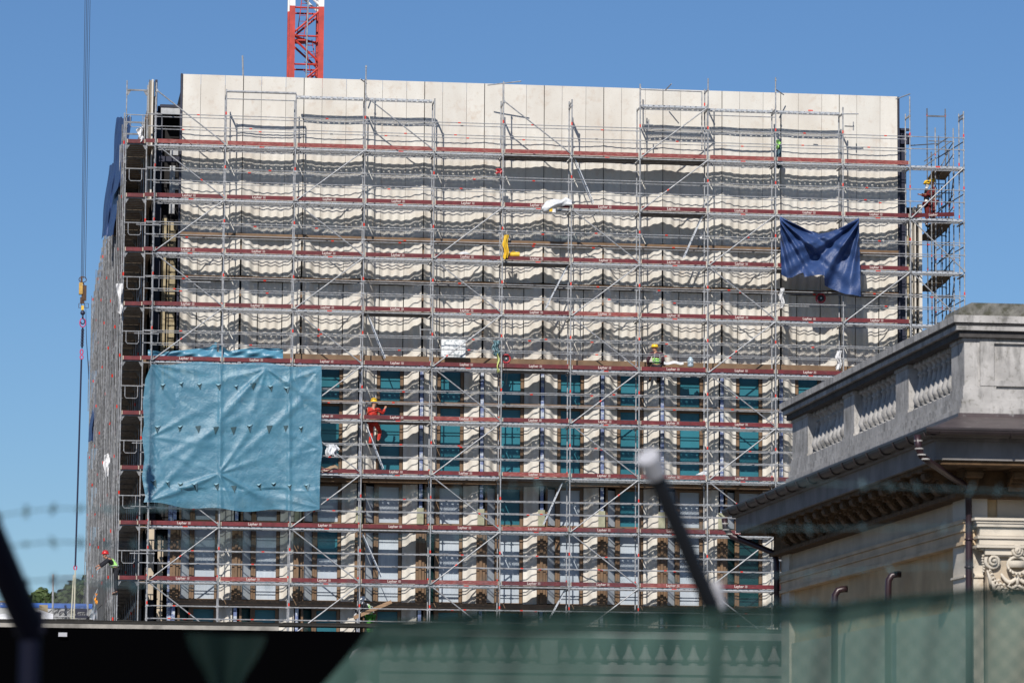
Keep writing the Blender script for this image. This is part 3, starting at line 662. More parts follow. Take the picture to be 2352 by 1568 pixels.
for k in range(-1, 10):
    z = Lz(k)
    b = MB()
    if k == -1: b.bar((29.80, 3.6, Z0+2.55), (30.52, 3.6, Z0+2.55), .05, .06)
    else:
        for n_ in range(2):
            o = .36*n_
            b.add([(29.47+o, .9, z+.06), (29.80+o, .9, z+.06), (30.14+o, 3.6, z+.06), (29.81+o, 3.6, z+.06), (29.47+o, .9, z+.12), (29.80+o, .9, z+.12), (30.14+o, 3.6, z+.12), (29.81+o, 3.6, z+.12)],
                  [(0, 3, 2, 1), (4, 5, 6, 7), (0, 1, 5, 4), (1, 2, 6, 5), (2, 3, 7, 6), (3, 0, 4, 7)])
            if k >= 1: b.add([(29.81+o, 3.7, z+.06), (30.14+o, 3.7, z+.06), (30.3+o, 6.2, z+.06), (29.97+o, 6.2, z+.06), (29.81+o, 3.7, z+.10), (30.14+o, 3.7, z+.10), (30.3+o, 6.2, z+.10), (29.97+o, 6.2, z+.10)],
                  [(0, 3, 2, 1), (4, 5, 6, 7), (0, 1, 5, 4), (1, 2, 6, 5), (2, 3, 7, 6), (3, 0, 4, 7)])
        b.build('deck', 'wood', rs)
        b = MB(); b.box(29.45, 30.15, .84, .87, z+.09, z+.15); b.build('end_board', 'steel_dark', rs)
        L_ = [((29.80, 3.6, z-.1), (30.52, 3.6, z-.1)), ((30.34, 0, z+.95), (29.9, 2.2, z+.7)), ((29.46, .85, z+.9), (30.1, 1.4, z+1.35))]
        for h in (.62, 1.08): L_ += [((30.16, .85, z+h), (30.53, 3.6, z+h+.02))]+([((30.53, 3.6, z+h), (30.71, 6.2, z+h+.02))] if k > 0 else [])
        if k % 2: L_.append(((30.18, .85, z+1.9), (30.54, 3.6, z)))
        for p, q in L_: t_ = MB(); t_.tube(p, q, .021, 6); t_.build('cross_tube', 'steel_dark', rs)
    if k == -1: b.build('transom', 'steel_dark', rs)
for p, q in (((29.86, 2.0, Z0-2.4), (29.86, 2.0, Z0+1.5)), ((28.6, 1.5, Z0+1.0), (29.86, 2.0, Z0+1.2)), ((29.3, 2, Z0+.5), (30.4, 2.2, Z0+1.35)), ((29.2, 2, Z0+.25), (29.95, 2.1, Z0+.75)), ((30.05, 3, Z0+.2), (30.45, 3, Z0+1.0)), ((30.45, 3, Z0+1.0), (30.38, 3, Z0+1.25))):
    b = MB(); b.tube(p, q, .022, 6); b.build('cross_tube', 'steel_dark', rs)
for px, py0, py1 in ((2165, 880, 520), (2188, 745, 560)): b = MB(); b.path([at(px-12, py0-120, 2), at(px-6, (py0+py1)/2-60, 2), at(px, py1, 2)], .007, 4); b.build('rope', 'steel_dark', rs)

# ------------------------------------------------------------------ tower crane mast behind
cr_ = thing('tower_crane', 'red lattice tower crane mast with white upper section rising behind the roof', 'crane', (8.46, 40.8, 0))
cxl, cxr, cyf, cyb = 7.78, 9.15, 40.0, 41.4; zs = [at(700, y, 40).z for y in (18, 83, 148)]; st = zs[0]-zs[1]; zc0 = zs[0]
zmax = zc0+8*st
for x in (cxl, cxr):
    for y in (cyf, cyb):
        b = MB(); b.box(x-.13, x+.13, y-.13, y+.13, 0, zc0+.05, 0); b.box(x-.13, x+.13, y-.13, y+.13, zc0+.052, zmax, 1); b.build('mast_leg', ['crane_red', 'crane_white'], cr_)
lev = []
z = zc0+7*st; n_ = -7
while z > 1.5:
    b = MB(); mi = 1 if n_ < 0 else 0
    for y in (cyf, cyb):
        b.tube((cxl, y, z), (cxr, y, z), .045, 6, mi)
        p, q = ((cxr, y, z-.08), (cxl, y, z-st+.08)) if n_ % 2 == 0 else ((cxl, y, z-.08), (cxr, y, z-st+.08))
        b.tube(p, q, .055, 6, mi)
    for x in (cxl, cxr):
        b.tube((x, cyf, z), (x, cyb, z), .04, 6, mi); p, q = ((x, cyf, z), (x, cyb, z-st)) if n_ % 2 else ((x, cyb, z), (x, cyf, z-st)); b.tube(p, q, .05, 6, mi)
    if n_ % 2: b.tube((cxl, cyf, z), (cxr, cyb, z-.1), .05, 6, mi)
    lev.append(b); z -= st; n_ += 1
capped('lattice_bay', lev, ['crane_red', 'crane_white'], cr_)
b = MB()
for (xa, xb, za, zb) in ((8.05, 8.35, zc0-1.4, zc0+1.2), (8.9, 8.45, zc0-4.0, zc0-1.4), (8.1, 8.5, zc0-6.5, zc0-4)):
    p, q = Vector((xa, 40.6, za)), Vector((xb, 40.7, zb))
    for dx in (0, .33): b.tube(p+Vector((dx, 0, 0)), q+Vector((dx, 0, 0)), .022, 5)
    for i in range(9): c = p.lerp(q, i/9); b.tube(c, c+Vector((.33, 0, 0)), .014, 5)
for i in range(5): c = Vector((8.75, 40.6, zc0-1.6-.45*i)); b.path([c+Vector((.33*math.cos(t), .35*math.sin(t), 0)) for t in [PI*q/6-.2 for q in range(8)]], .012, 4)
b.box(7.9, 8.45, 40.3, 40.9, zc0-st-.22, zc0-st-.1); b.build('access_ladder', 'crane_red', cr_)
b = MB(); b.path([(8.52+.05*math.sin(z_), 39.85, 2+z_*2) for z_ in range(0, 22)], .035, 5); b.build('supply_cable', 'steel', cr_)

# ------------------------------------------------------------------ crane hook, chain and slings at the left
YH = -8
hb = thing('crane_hook_block', 'ochre and brown crane hook block hanging on four thin wire ropes against the sky', 'crane hook', at(189, 700, YH))
for i, (x0, x1) in enumerate(((195, 186.5), (199, 189), (202.5, 192), (207, 196))):
    b = MB(); b.tube(at(x0+2, -120, YH), at(x1, 640, YH), .011, 5); b.build('wire_rope', 'cable', hb)
def pbox(b, x0, x1, y0, y1, Y, d, mi=0):
    p = at(x0, y1, Y); q = at(x1, y0, Y); b.box(p.x, q.x, Y-d/2, Y+d/2, p.z, q.z, mi)
b = MB(); pbox(b, 185, 190, 635, 650, YH, .2); pbox(b, 187, 199, 656, 690, YH, .16); pbox(b, 184, 194, 683, 697, YH, .12); b.build('sheave_housing', 'hook_b', hb)
b = MB(); pbox(b, 181, 190, 650, 676, YH, .24); b.build('side_plate', 'hook_y', hb)
b = MB(); c = at(190, 642, YH)
b.path([c+Vector((.13*math.cos(t), 0, .1*math.sin(t))) for t in [2*PI*q/10 for q in range(10)]], .015, 5, closed=True); 
for x0, x1 in ((181, 187), (194, 203)):
    p, q = at(x0, 707, YH), at(x1, 697, YH); b.path([(p.x, YH, p.z), (q.x, YH, p.z), (q.x, YH, q.z), (p.x, YH, q.z)], .012, 5, closed=True)
b.tube(at(190, 648, YH), at(196, 662, YH), .02, 5); b.build('cage', 'hook_b', hb)
b = MB(); pbox(b, 186.5, 192.5, 702, 712, YH, .1); b.build('swivel', 'yellow', hb)
b = MB(); p = at(190, 718, YH); b.lathe((p.x, YH, p.z-.09), [(.02, 0), (.07, .03), (.085, .09), (.06, .15), (.02, .17)], 10); b.tube(at(190, 722, YH), at(190, 732, YH), .035, 6)
p = at(190, 738, YH); b.path([p+Vector((.07*math.sin(t), 0, .09*math.cos(t))) for t in [i*PI*1.4/9+.2 for i in range(10)]], .025, 6); b.build('hook', 'chain', hb, smooth=True)
ch = thing('chain', 'dark lifting chain with a magenta ring and shackle hanging under the hook', 'chain', at(188, 790, YH))
b = MB(); p = at(190, 741, YH); b.path([p+Vector((.10*math.cos(t), 0, .15*math.sin(t))) for t in [2*PI*q/14 for q in range(14)]], .02, 6, closed=True); b.build('ring', 'pink', ch, smooth=True)
b = MB(); n_ = 13
for i in range(n_):
    p = at(190-1.6*i/n_, 755+44*i/n_, YH); ax = Vector((.045, 0, 0)) if i % 2 else Vector((.015, .045, 0))
    b.path([p+ax*math.cos(t)+Vector((0, 0, .058*math.sin(t))) for t in [2*PI*q/8 for q in range(8)]], .014, 5, closed=True)
b.build('links', 'chain', ch)
b = MB(); p = at(187.5, 808, YH); b.path([p+Vector((.05*math.cos(t), .0, .09*math.sin(t))) for t in [2*PI*q/8 for q in range(8)]], .022, 5, closed=True); p = at(187.5, 820, YH); b.path([p+Vector((.055*math.cos(t), .0, .07*math.sin(t))) for t in [2*PI*q/8 for q in range(8)]], .02, 5, closed=True); b.build('shackle', 'pink', ch)
b = MB(); b.path([at(187, 825, YH), at(182, 1000, YH), at(177, 1170, YH), at(173, 1300, YH)], .035, 6); tag(b.build('sling', 'chain'), 'thick dark sling dropping from the shackle to the lower left', 'sling')
b = MB(); b.path([at(197, 700, YH), at(198.5, 780, YH), at(203, 845, YH), at(204, 870, YH)], [.008, .014, .02, .014], 5); tag(b.build('tag_line', 'cable'), 'thin slack tag line beside the chain', 'rope')
tl_ = thing('sling', 'pair of beige slings with a magenta shackle running down behind the parapet at lower left', 'sling', at(171, 1400, YH))
b = MB(); b.tube(at(173, 1308, YH), at(170, 1425, YH), .028, 6); b.tube(at(169, 1320, YH), at(163, 1425, YH), .024, 6); b.build('strap', 'sling', tl_)
b = MB(); p = at(173, 1303, YH); b.path([p+Vector((.05*math.cos(t), 0, .08*math.sin(t))) for t in [2*PI*q/8 for q in range(8)]], .022, 5, closed=True); b.build('shackle', 'pink', tl_)

# ------------------------------------------------------------------ tarpaulins on the front scaffold
def lerp_poly(P, u):
    for a, c in zip(P, P[1:]):
        if u <= c[0]: t = (u-a[0])/(c[0]-a[0]+1e-9); return a[1]+(c[1]-a[1])*t, a[2]+(c[2]-a[2])*t
    return P[-1][1], P[-1][2]
bot = [(0, 1795, 631), (.08, 1808, 638), (.15, 1820, 637), (.22, 1834, 629), (.27, 1845, 626), (.30, 1848, 636), (.45, 1880, 631), (.52, 1893, 632), (.57, 1894, 656), (.66, 1911, 664), (.8, 1941, 675), (.92, 1962, 677), (1, 1977, 681)]
topl = [(0, 0, 496), (.10, 0, 506), (.22, 0, 516), (.36, 0, 529), (.5, 0, 537), (.62, 0, 533), (.75, 0, 525), (.88, 0, 512), (1, 0, 500)]
def navy(u, v):
    xt = 1791+182*u; yt = lerp_poly(topl, u)[1]
    xb, yb = lerp_poly(bot, u)
    x = xt+(xb-xt)*v; y = yt+(yb-yt)*v
    if u < .001: x -= 0
    # folds radiate from the two tied corners
    a1 = math.atan2(y-496, x-1786+3); a2 = math.atan2(y-500, 1980-x)
    d1 = math.hypot(x-1788, y-496); d2 = math.hypot(x-1975, y-500)
    w1 = math.exp(-d1/130)*min(1, d1/25); w2 = math.exp(-d2/150)*min(1, d2/25)
    dep = .20*w1*math.sin(a1*21)+.34*w2*math.sin(a2*14+1)+.30*math.sin((y-yt)/13-.6)*math.exp(-v*1.4)*(1-(2*u-1)**2)
    dep += .07*w1*math.sin(a1*43+2)+.09*w2*math.sin(a2*33)
    dep += .22*math.sin(a2*8+y/50+1.1)*v*min(1, u*1.6)+.10*math.sin(a1*11+y/40)*v*(1-u)+.10*math.sin(v*2.6)*(1-(2*u-1)**2)+.03*math.sin(x/9+y/15)*math.sin(y/11)
    return at(x, y, -.16-1.0*max(0, dep+.26)*min(1, .15+d1/40)*min(1, .15+d2/40))
b = MB(); b.grid(130, 110, navy); tag(b.build('tarpaulin', 'tarp_navy', smooth=True), 'crumpled navy tarpaulin tied by two corners and sagging across the upper right of the facade', 'tarp')
bt = thing('tarpaulin', 'large light blue tarpaulin with triangular vents stretched over the lower left of the facade', 'tarp', at(530, 1165, -.1))
Lft = [(0, 348, 836), (.12, 334, 870), (.3, 328, 925), (.42, 331, 975), (.5, 326, 1000), (.62, 332, 1050), (.8, 326, 1095), (.92, 334, 1140), (1, 330, 1153)]
Rgt = [(0, 738, 843), (.04, 739, 860), (.3, 738, 930), (.5, 737, 1000), (.58, 741, 1030), (.75, 735, 1085), (1, 734, 1168)]
def light(u, v, e=0):
    xl, yl = lerp_poly(Lft, v); xr, yr = lerp_poly(Rgt, v)
    x = xl+(xr-xl)*u; y = yl+(yr-yl)*u
    y += (v)*(10*math.sin(u*3.0)-3*math.sin(u*19)*v)+(1-v)*(3*math.sin(u*17)-6*math.sin(u*PI))
    dep = 0
    for (cx_, cy2, am, fall, angs) in ((503, 1087, .10, 120, (-.35, -.95, -2.75, 2.75, 1.2, -1.57, .5)), (612, 846, .10, 130, (1.9, 2.35, 1.35, .6, 2.9)), (346, 1003, .07, 110, (.12, -.5, .62, 1.3)), (345, 836, .08, 120, (.5, 1.0, 1.35, .15)), (738, 1030, .06, 90, (2.9, -2.7, 2.2)), (340, 1150, .07, 110, (-.3, -.8, -1.2)), (734, 1165, .07, 120, (-2.3, -2.9, -1.8)), (734, 848, .07, 120, (2.2, 2.8, 1.8))):
        d = math.hypot(x-cx_, y-cy2); a = math.atan2(y-cy2, x-cx_)
        for q, a0 in enumerate(angs):
            da = (a-a0+PI) % (2*PI)-PI; wd = .05+3.5/(d+6)
            dep += am*(.6+.4*math.sin(q*2.3))*math.exp(-d/fall)*min(1, d/12)*(math.exp(-(da/wd)**2)-.45*math.exp(-((da-.14)/wd/1.6)**2))
    for xs in (506, 664): dep += .05*math.exp(-((x-xs)/5)**2)+.03*math.exp(-abs(x-xs)/28)
    # long diagonal creases pulled by the braces
    for (x0, y0, x1, y1, am, wd) in ((503, 1087, 738, 880, .05, 9), (503, 1087, 345, 1150, .05, 8), (612, 846, 420, 1060, .045, 9), (360, 1060, 600, 930, .035, 9), (640, 1075, 738, 990, .03, 10)):
        L_ = math.hypot(x1-x0, y1-y0); t = ((x-x0)*(x1-x0)+(y-y0)*(y1-y0))/L_/L_
        if -.05 < t < 1.05: dd = ((x-x0)*(y1-y0)-(y-y0)*(x1-x0))/L_; dep += am*math.exp(-(dd/wd)**2)*math.sin(PI*min(1, max(0, t)))**.4
    dep += .030*math.sin(x/61+y/83)+.005*math.sin(x/23-y/29+2*math.sin(x/50))+.0022*math.sin((x*.5+y*1.6)/6.5+3*math.sin((x-y)/47))+.002*math.sin((x*.4-y)/3.9+3.5*math.sin(x/31))
    dep += v*v*.10*math.sin(u*14+1)*(v > .85)
    return at(x, y, -.21-dep*.9-e)
b = MB(); b.grid(160, 130, light); b.build('sheet', 'tarp_light', bt, smooth=True)
rowsv = [(.155, [372, 414, 456, 500, 541, 580, 620, 657]), (.43, [362, 414, 455, 497, 537, 574, 620, 657, 692]), (.82, [355, 388, 418, 450, 500, 540, 598, 632, 668, 708])]
rv = random.Random(3)
for v_, xs in rowsv:
    for x in xs:
        u = (x-330)/408; v2 = v_+rv.uniform(-.006, .006); s_ = rv.uniform(.8, 1.15)
        a = light(u-.016*s_, v2, .03); c = light(u+.014*s_, v2-.004, .03); d = light(u+rv.uniform(-.004, .010), v2+.045*s_, .03)
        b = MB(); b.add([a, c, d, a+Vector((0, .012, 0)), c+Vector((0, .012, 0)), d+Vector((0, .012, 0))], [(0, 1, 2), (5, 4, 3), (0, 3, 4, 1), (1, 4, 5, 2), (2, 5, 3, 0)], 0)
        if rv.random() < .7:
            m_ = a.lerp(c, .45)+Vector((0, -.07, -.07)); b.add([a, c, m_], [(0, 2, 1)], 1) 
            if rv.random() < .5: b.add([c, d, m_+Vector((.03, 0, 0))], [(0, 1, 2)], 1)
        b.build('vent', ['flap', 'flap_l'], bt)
def upper(u, v):
    xs = 340+310*u; yt = lerp_poly([(0, 0, 803), (.1, 0, 808), (.25, 0, 804), (.45, 0, 798), (.50, 0, 786), (.56, 0, 797), (.6, 0, 806), (.75, 0, 799), (.98, 0, 800), (1, 0, 803)], u)[1]
    y = yt+(826-yt)*v
    dep = .09*math.sin(u*31+v*3)*math.sin(v*5+u*9)+.08*math.sin(u*13-v*6)
    return at(xs, y, .14-dep*.6-.04)
b = MB(); b.grid(110, 24, upper, skip=lambda u, v: .505 < u < .525 and v < .5); tag(b.build('tarpaulin', 'tarp_fold', smooth=True), 'bunched strip of light blue tarpaulin above the toe board, over the large one', 'tarp')

# ------------------------------------------------------------------ small things on the decks
def cloth_obj(name, cx_, cy2, w_, h, Y, m, label, cat, amp=.07, fq=14, group=None):
    p = at(cx_, cy2, Y); W = w_/61.5; H = h/61.5
    b = MB(); ph = random.random()*5
    def fn(u, v):
        e = 1-.25*abs(math.sin(v*4+ph))
        return (p.x+(u-.5)*W*e+.03*math.sin(v*9+ph), p.y-amp*math.sin(u*fq+ph)*(.4+.6*v)-.12*math.sin(u*PI), p.z-H*v+.04*math.sin(u*9+ph)*v)
    b.grid(26, 26, fn); b.grid(26, 26, lambda u, v: (lambda q: (q[0], q[1]+.14+.1*math.sin(u*PI), q[2]+.01))(fn(u, v)))
    return tag(b.build(name, m, smooth=True), label, cat, group)
cloth_obj('work_jacket', 1162, 540, 14, 54, -.05, 'yellow', 'yellow overalls hanging beside a standard in the middle of the facade', 'clothing', .05)
cloth_obj('cloth', 1153, 546, 5, 30, .1, mat('beige_cloth', (.5, .42, .33), .8, 0, .2, 9), 'narrow beige cloth just left of the yellow overalls', 'cloth', .04)
cloth_obj('white_cloth', 1927, 805, 13, 42, .2, 'white_cloth', 'white cloth draped on the rail at the right, above the stone balustrade', 'cloth', .06)
cloth_obj('white_cloth', 1796, 662, 10, 44, .1, 'white_cloth', 'torn white sheet hanging under the left corner of the navy tarpaulin', 'cloth', .06)
cloth_obj('white_cloth', 1796, 522, 8, 22, .3, 'white_cloth', 'small white bag knotted by the standard above and left of the navy tarpaulin', 'cloth', .05)
cloth_obj('white_cloth', 1612, 528, 12, 22, 1.0, 'white_cloth', 'white paper on the wall beside the ladder left of the navy tarpaulin', 'cloth', .02)
cloth_obj('plastic_sheet', 763, 1020, 32, 26, -.05, 'white_pl', 'white plastic tied at the right edge of the big light blue tarpaulin', 'sheet', .08)
cloth_obj('harness', 1140, 782, 18, 34, .05, 'jacket_blue', 'dark teal safety harness bundle hanging by a standard, left of the red hose reel', 'harness', .09, 19)
cloth_obj('strap', 1144, 812, 5, 42, .0, mat('pale_lime_strap', (.55, .60, .22), .7), 'pale lime strap dangling below the teal harness', 'strap', .03)
cloth_obj('work_jacket', 1789, 335, 12, 52, .5, mat('navy_jacket', (.03, .05, .09), .8, 0, 0, 9, col2=(.12, .22, .25), bump=.8), 'navy jacket hanging on the inner standard near the roof, at right', 'clothing', .06)
cloth_obj('vest', 1788, 322, 9, 18, .42, 'vest', 'lime vest hung over the navy jacket near the roof', 'vest', .04)
cloth_obj('cloth', 1148, 388, 16, 10, .3, 'hose_red', 'small dark red rag on a clamp below the top full deck', 'cloth', .03)
# white bag
bg_ = thing('plastic_bag', 'big white plastic bag sagging over the toe board in the upper middle', 'bag', at(1278, 485, -.1))
def bagf(u, v):
    top_ = lerp_poly([(0, 0, 474), (.15, 0, 462), (.4, 0, 457), (.65, 0, 459), (.8, 0, 453), (1, 0, 460)], u)[1]; bt_ = lerp_poly([(0, 0, 487), (.15, 0, 489), (.3, 0, 484), (.5, 0, 478), (.8, 0, 472), (1, 0, 474)], u)[1]
    return at(1245+68*u, top_+(bt_-top_)*v, -.10-.20*math.sin(v*PI)*(.75+.25*math.sin(u*5))-.025*math.sin(u*9+v*7))
b = MB(); b.grid(40, 20, bagf); b.build('bag_front', 'white_pl', bg_, smooth=True)
b = MB(); b.grid(30, 10, lambda u, v: (lambda p: (p[0], p[1]+.25+.1*math.sin(v*PI), p[2]))(bagf(u, v*.9))); b.build('bag_back', 'clear', bg_, smooth=True)
b = MB(); pbox(b, 1262, 1269, 476, 486, -.22, .01); b.build('label_tag', 'yellow', bg_)
b = MB(); pbox(b, 1268, 1276, 480, 488, -.2, .03); b.build('paper', 'white_pl', bg_)
# yellow roll
b = MB(); p, q = at(1173, 585, .3), at(1193, 585, .3); b.tube(p-Vector((.0, 0, 0)), q, .10, 14); b.tube(p-Vector((.08, 0, .03)), p, .05, 14, r2=.1); b.path([p+Vector((.1+.05*math.cos(t), 0, .1+.06*math.sin(t))) for t in [PI*i/6 for i in range(7)]], .01, 5)
tag(b.build('container', 'yellow', smooth=False), 'yellow jerrycan lying on the deck right of the yellow overalls', 'jerrycan')
# marked board bundle
b = MB(); p, q = at(1013, 822, .45), at(1069, 781, .45)
b.box(p.x, q.x, .35, .6, p.z+.03, q.z); b.box(p.x+.1, q.x-.15, .32, .35, p.z+.1, q.z-.08)
o = b.build('board_pack', 'foam'); bev = o.modifiers.new('b', 'BEVEL'); bev.width = .04; bev.segments = 2; tag(o, 'block of white boards with smudged markings standing on the deck above the first windows', 'boards')
# hose reels
def reel(px, py, Y, label, r=.16):
    p = at(px, py, Y); root = thing('hose_reel', label, 'reel', p, 'red cable reels on the scaffold')
    b = MB()
    for dy in (-.05, .05): b.path([p+Vector((r*math.cos(t), dy, r*math.sin(t))) for t in [2*PI*i/18 for i in range(18)]], .035, 6, closed=True)
    b.build('rim', 'hose_red', root, smooth=True)
    b = MB(); b.tube(p+Vector((0, -.05, 0)), p+Vector((0, .07, 0)), r*.72, 16); b.build('cable_coil', 'hose', root)
    b = MB(); b.path([p+Vector((-r*.9, -.1, -r*.5)), p+Vector((-r*.7, -.1, -r*1.3)), p+Vector((r*.8, -.1, -r*1.3))], .012, 5); b.tube(p+Vector((0, -.1, 0)), p+Vector((0, .0, 0)), .03, 8); b.build('stand', 'alu', root)
reel(1885, 685, .7, 'red cable reel in the shade below the navy tarpaulin'); reel(1162, 824, .25, 'red cable reel by the teal harness in the middle of the facade', .15)
b = MB(); b.path([at(1163, 832, -.06), at(1161, 850, -.07), at(1158, 868, -.06), at(1163, 885, -.05), at(1166, 850, -.07)], .007, 5); tag(b.build('cable', 'hose'), 'black cable dangling from the reel by the teal harness', 'cable')
# water bottle
b = MB(); p = at(1586, 842, .4); b.lathe((p.x, p.y, p.z), [(.10, 0), (.115, .02), (.115, .13), (.10, .15), (.115, .17), (.115, .27), (.05, .34), (.035, .38)], 14)
mb = M['clear']; tag(b.build('water_bottle', mat('pale_bottle', (.45, .55, .62), .15, 0, .3, 9), smooth=True), 'clear round water bottle standing on the deck right of the sitting worker', 'bottle')
b = MB(); b.grid(16, 4, lambda u, v: at(1525+45*u, 836-6*v+1.5*math.sin(u*9), .55+.2*v)); tag(b.build('plastic_sheet', 'white_pl'), 'white plastic sheet lying on the ledge beside the sitting worker', 'sheet')
b = MB(); b.grid(10, 5, lambda u, v: at(738+38*u, 1078-8*v+4*math.sin(u*6), -.1+.5*v)); b.box(at(742, 1080, .3).x, at(770, 1080, .3).x, .1, .5, at(742, 1083, .3).z, at(742, 1079, .3).z); tag(b.build('cardboard', 'cardboard'), 'torn cardboard lying on the deck right of the light blue tarpaulin', 'cardboard')
b = MB(); b.grid(10, 4, lambda u, v: at(1597+30*u, 1090-(14*u)*(1-v), .3+.02*math.sin(u*9))); tag(b.build('plastic_sheet', 'white_pl'), 'white plastic corner sticking up behind the toe board at lower right', 'sheet')
b = MB(); b.grid(10, 4, lambda u, v: at(1052+28*u, 583-5*(1-v)*math.sin(u*PI), .3)); tag(b.build('plastic_sheet', 'white_pl'), 'low white plastic scrap lying left of the yellow overalls', 'sheet')
# brown plank carried by the lowest worker
b = MB(); b.bar(at(813, 1418, .2), at(899, 1381, .2), .16, .13); tag(b.build('plank', 'deckwood'), 'long brown timber plank carried slanting by the white-helmeted worker', 'plank')

# ------------------------------------------------------------------ people
def skin_obj(name, J, E, m, root, rootv='pelvis', sub=1):
    me = bpy.data.meshes.new(name); keys = list(J); idx = {k: i for i, k in enumerate(keys)}
    me.from_pydata([J[k][0] for k in keys], [(idx[a], idx[c]) for a, c in E], [])
    o = bpy.data.objects.new(name, me); SC.collection.objects.link(o); o.parent = root
    me.materials.append(M[m]); o.modifiers.new('skin', 'SKIN')
    if not me.skin_vertices: return o
    for k in keys:
        s_ = me.skin_vertices[0].data[idx[k]]; r = J[k][1]; s_.radius = r if isinstance(r, tuple) else (r, r); s_.use_root = (k == rootv)
    ss = o.modifiers.new('sub', 'SUBSURF'); ss.levels = sub; ss.render_levels = sub
    return o
def person(loc, rot, P, label, helmet, top_, legs, vest=None, s=1.0, glove=None, hair='hair'):
    """P gives joint positions in metres from the pelvis; the figure faces -Y before turning"""
    root = thing('person', label, 'person', loc); root.rotation_euler = (0, 0, rot); root.scale = (s, s, s)
    V = {k: Vector(v) for k, v in P.items()}
    J = {'pelvis': (V['pelvis'], (.13, .10)), 'waist': (V['pelvis'].lerp(V['chest'], .45), (.12, .09)), 'chest': (V['chest'], (.15, .11)), 'neckb': (V['neck'], .06), 'neck': (V['neck'].lerp(V['head'], .35), .052), 'jaw': (V['head']+Vector((0, -.02, -.06)), .065), 'head': (V['head']+Vector((0, 0, .03)), .088), 'crown': (V['head']+Vector((0, .01, .09)), .075)}
    E = [('pelvis', 'waist'), ('waist', 'chest'), ('chest', 'neckb'), ('neckb', 'neck'), ('neck', 'jaw'), ('jaw', 'head'), ('head', 'crown')]
    J['nose'] = (V['head']+Vector((0, -.108, 0)), .014); E.append(('head', 'nose'))
    for e, sx in (('earl', -1), ('earr', 1)): J[e] = (V['head']+Vector((.095*sx, .01, .01)), .016); E.append(('head', e))
    for sd, sx in (('l', -1), ('r', 1)):
        J['sh'+sd] = (V['sh'+sd], .062); J['el'+sd] = (V['el'+sd], .045); J['wr'+sd] = (V['wr'+sd], .03)
        E += [('chest', 'sh'+sd), ('sh'+sd, 'el'+sd), ('el'+sd, 'wr'+sd)]
        d = (V['wr'+sd]-V['el'+sd]).normalized(); pm = V['wr'+sd]+d*.07; J['pa'+sd] = (pm, (.042, .022)); E.append(('wr'+sd, 'pa'+sd))
        side = d.cross(Vector((0, 1, .2))).normalized()
        for q in range(4):
            o1 = pm+d*(.045+.006*(q in (1, 2)))+side*((q-1.5)*.021); o2 = o1+(d*.6-Vector((0, 0, .5))+Vector((0, -.3, 0))).normalized()*.035
            J[f'f{q}{sd}'] = (o1, .009); J[f'g{q}{sd}'] = (o2, .007); E += [('pa'+sd, f'f{q}{sd}'), (f'f{q}{sd}', f'g{q}{sd}')]
        J['th'+sd] = (V['wr'+sd]+d*.05+side*.05, .010); J['tt'+sd] = (V['wr'+sd]+d*.085+side*.055, .008); E += [('wr'+sd, 'th'+sd), ('th'+sd, 'tt'+sd)]
        J['hi'+sd] = (V['hi'+sd], .09); J['kn'+sd] = (V['kn'+sd], .058); J['an'+sd] = (V['an'+sd], .04); J['to'+sd] = (V['to'+sd], (.045, .03))
        E += [('pelvis', 'hi'+sd), ('hi'+sd, 'kn'+sd), ('kn'+sd, 'an'+sd), ('an'+sd, 'to'+sd)]
    skin_obj('body', J, E, glove or 'skin', root)
    # clothing a little larger than the body
    T = {k: (J[k][0], tuple(r+.022 for r in J[k][1]) if isinstance(J[k][1], tuple) else J[k][1]+.022) for k in ('pelvis', 'waist', 'chest', 'neckb', 'shl', 'shr', 'ell', 'elr')}
    T['neckb'] = (J['neckb'][0]-Vector((0, 0, .02)), .075)
    for sd in 'lr': T['cu'+sd] = (V['el'+sd].lerp(V['wr'+sd], .92), .045)
    skin_obj('jacket', T, [('pelvis', 'waist'), ('waist', 'chest'), ('chest', 'neckb'), ('chest', 'shl'), ('chest', 'shr'), ('shl', 'ell'), ('shr', 'elr'), ('ell', 'cul'), ('elr', 'cur')], top_, root)
    T = {'pelvis': (J['pelvis'][0], (.155, .12))}; E2 = []
    for sd in 'lr':
        T['hi'+sd] = (V['hi'+sd], .108); T['kn'+sd] = (V['kn'+sd], .078); T['cf'+sd] = (V['kn'+sd].lerp(V['an'+sd], .93), .066); E2 += [('pelvis', 'hi'+sd), ('hi'+sd, 'kn'+sd), ('kn'+sd, 'cf'+sd)]
    skin_obj('trousers', T, E2, legs, root)
    for sd in 'lr':
        skin_obj('boot', {'a': (V['an'+sd]+Vector((0, 0, .03)), .056), 'pelvis': (V['an'+sd]-Vector((0, 0, .03)), .055), 'c': (V['to'+sd], (.052, .038))}, [('a', 'pelvis'), ('pelvis', 'c')], 'hair', root)
    if vest:
        T = {'pelvis': (V['pelvis'].lerp(V['chest'], .02), (.175, .142)), 'waist': (J['waist'][0], (.16, .135)), 'chest': (J['chest'][0]-Vector((0, 0, .0)), (.182, .145)), 'nb': (V['chest'].lerp(V['neck'], .72), (.14, .10))}
        vo = skin_obj('vest', T, [('pelvis', 'waist'), ('waist', 'chest'), ('chest', 'nb')], vest, root)
        b = MB(); c = V['pelvis'].lerp(V['chest'], .35); c2 = V['chest']
        for (cc, w_, d_) in ((c, .17, .145),):
            b.path([cc+Vector((w_*1.02*math.cos(t), d_*1.04*math.sin(t), 0)) for t in [2*PI*i/20 for i in range(20)]], .016, 5, closed=True)
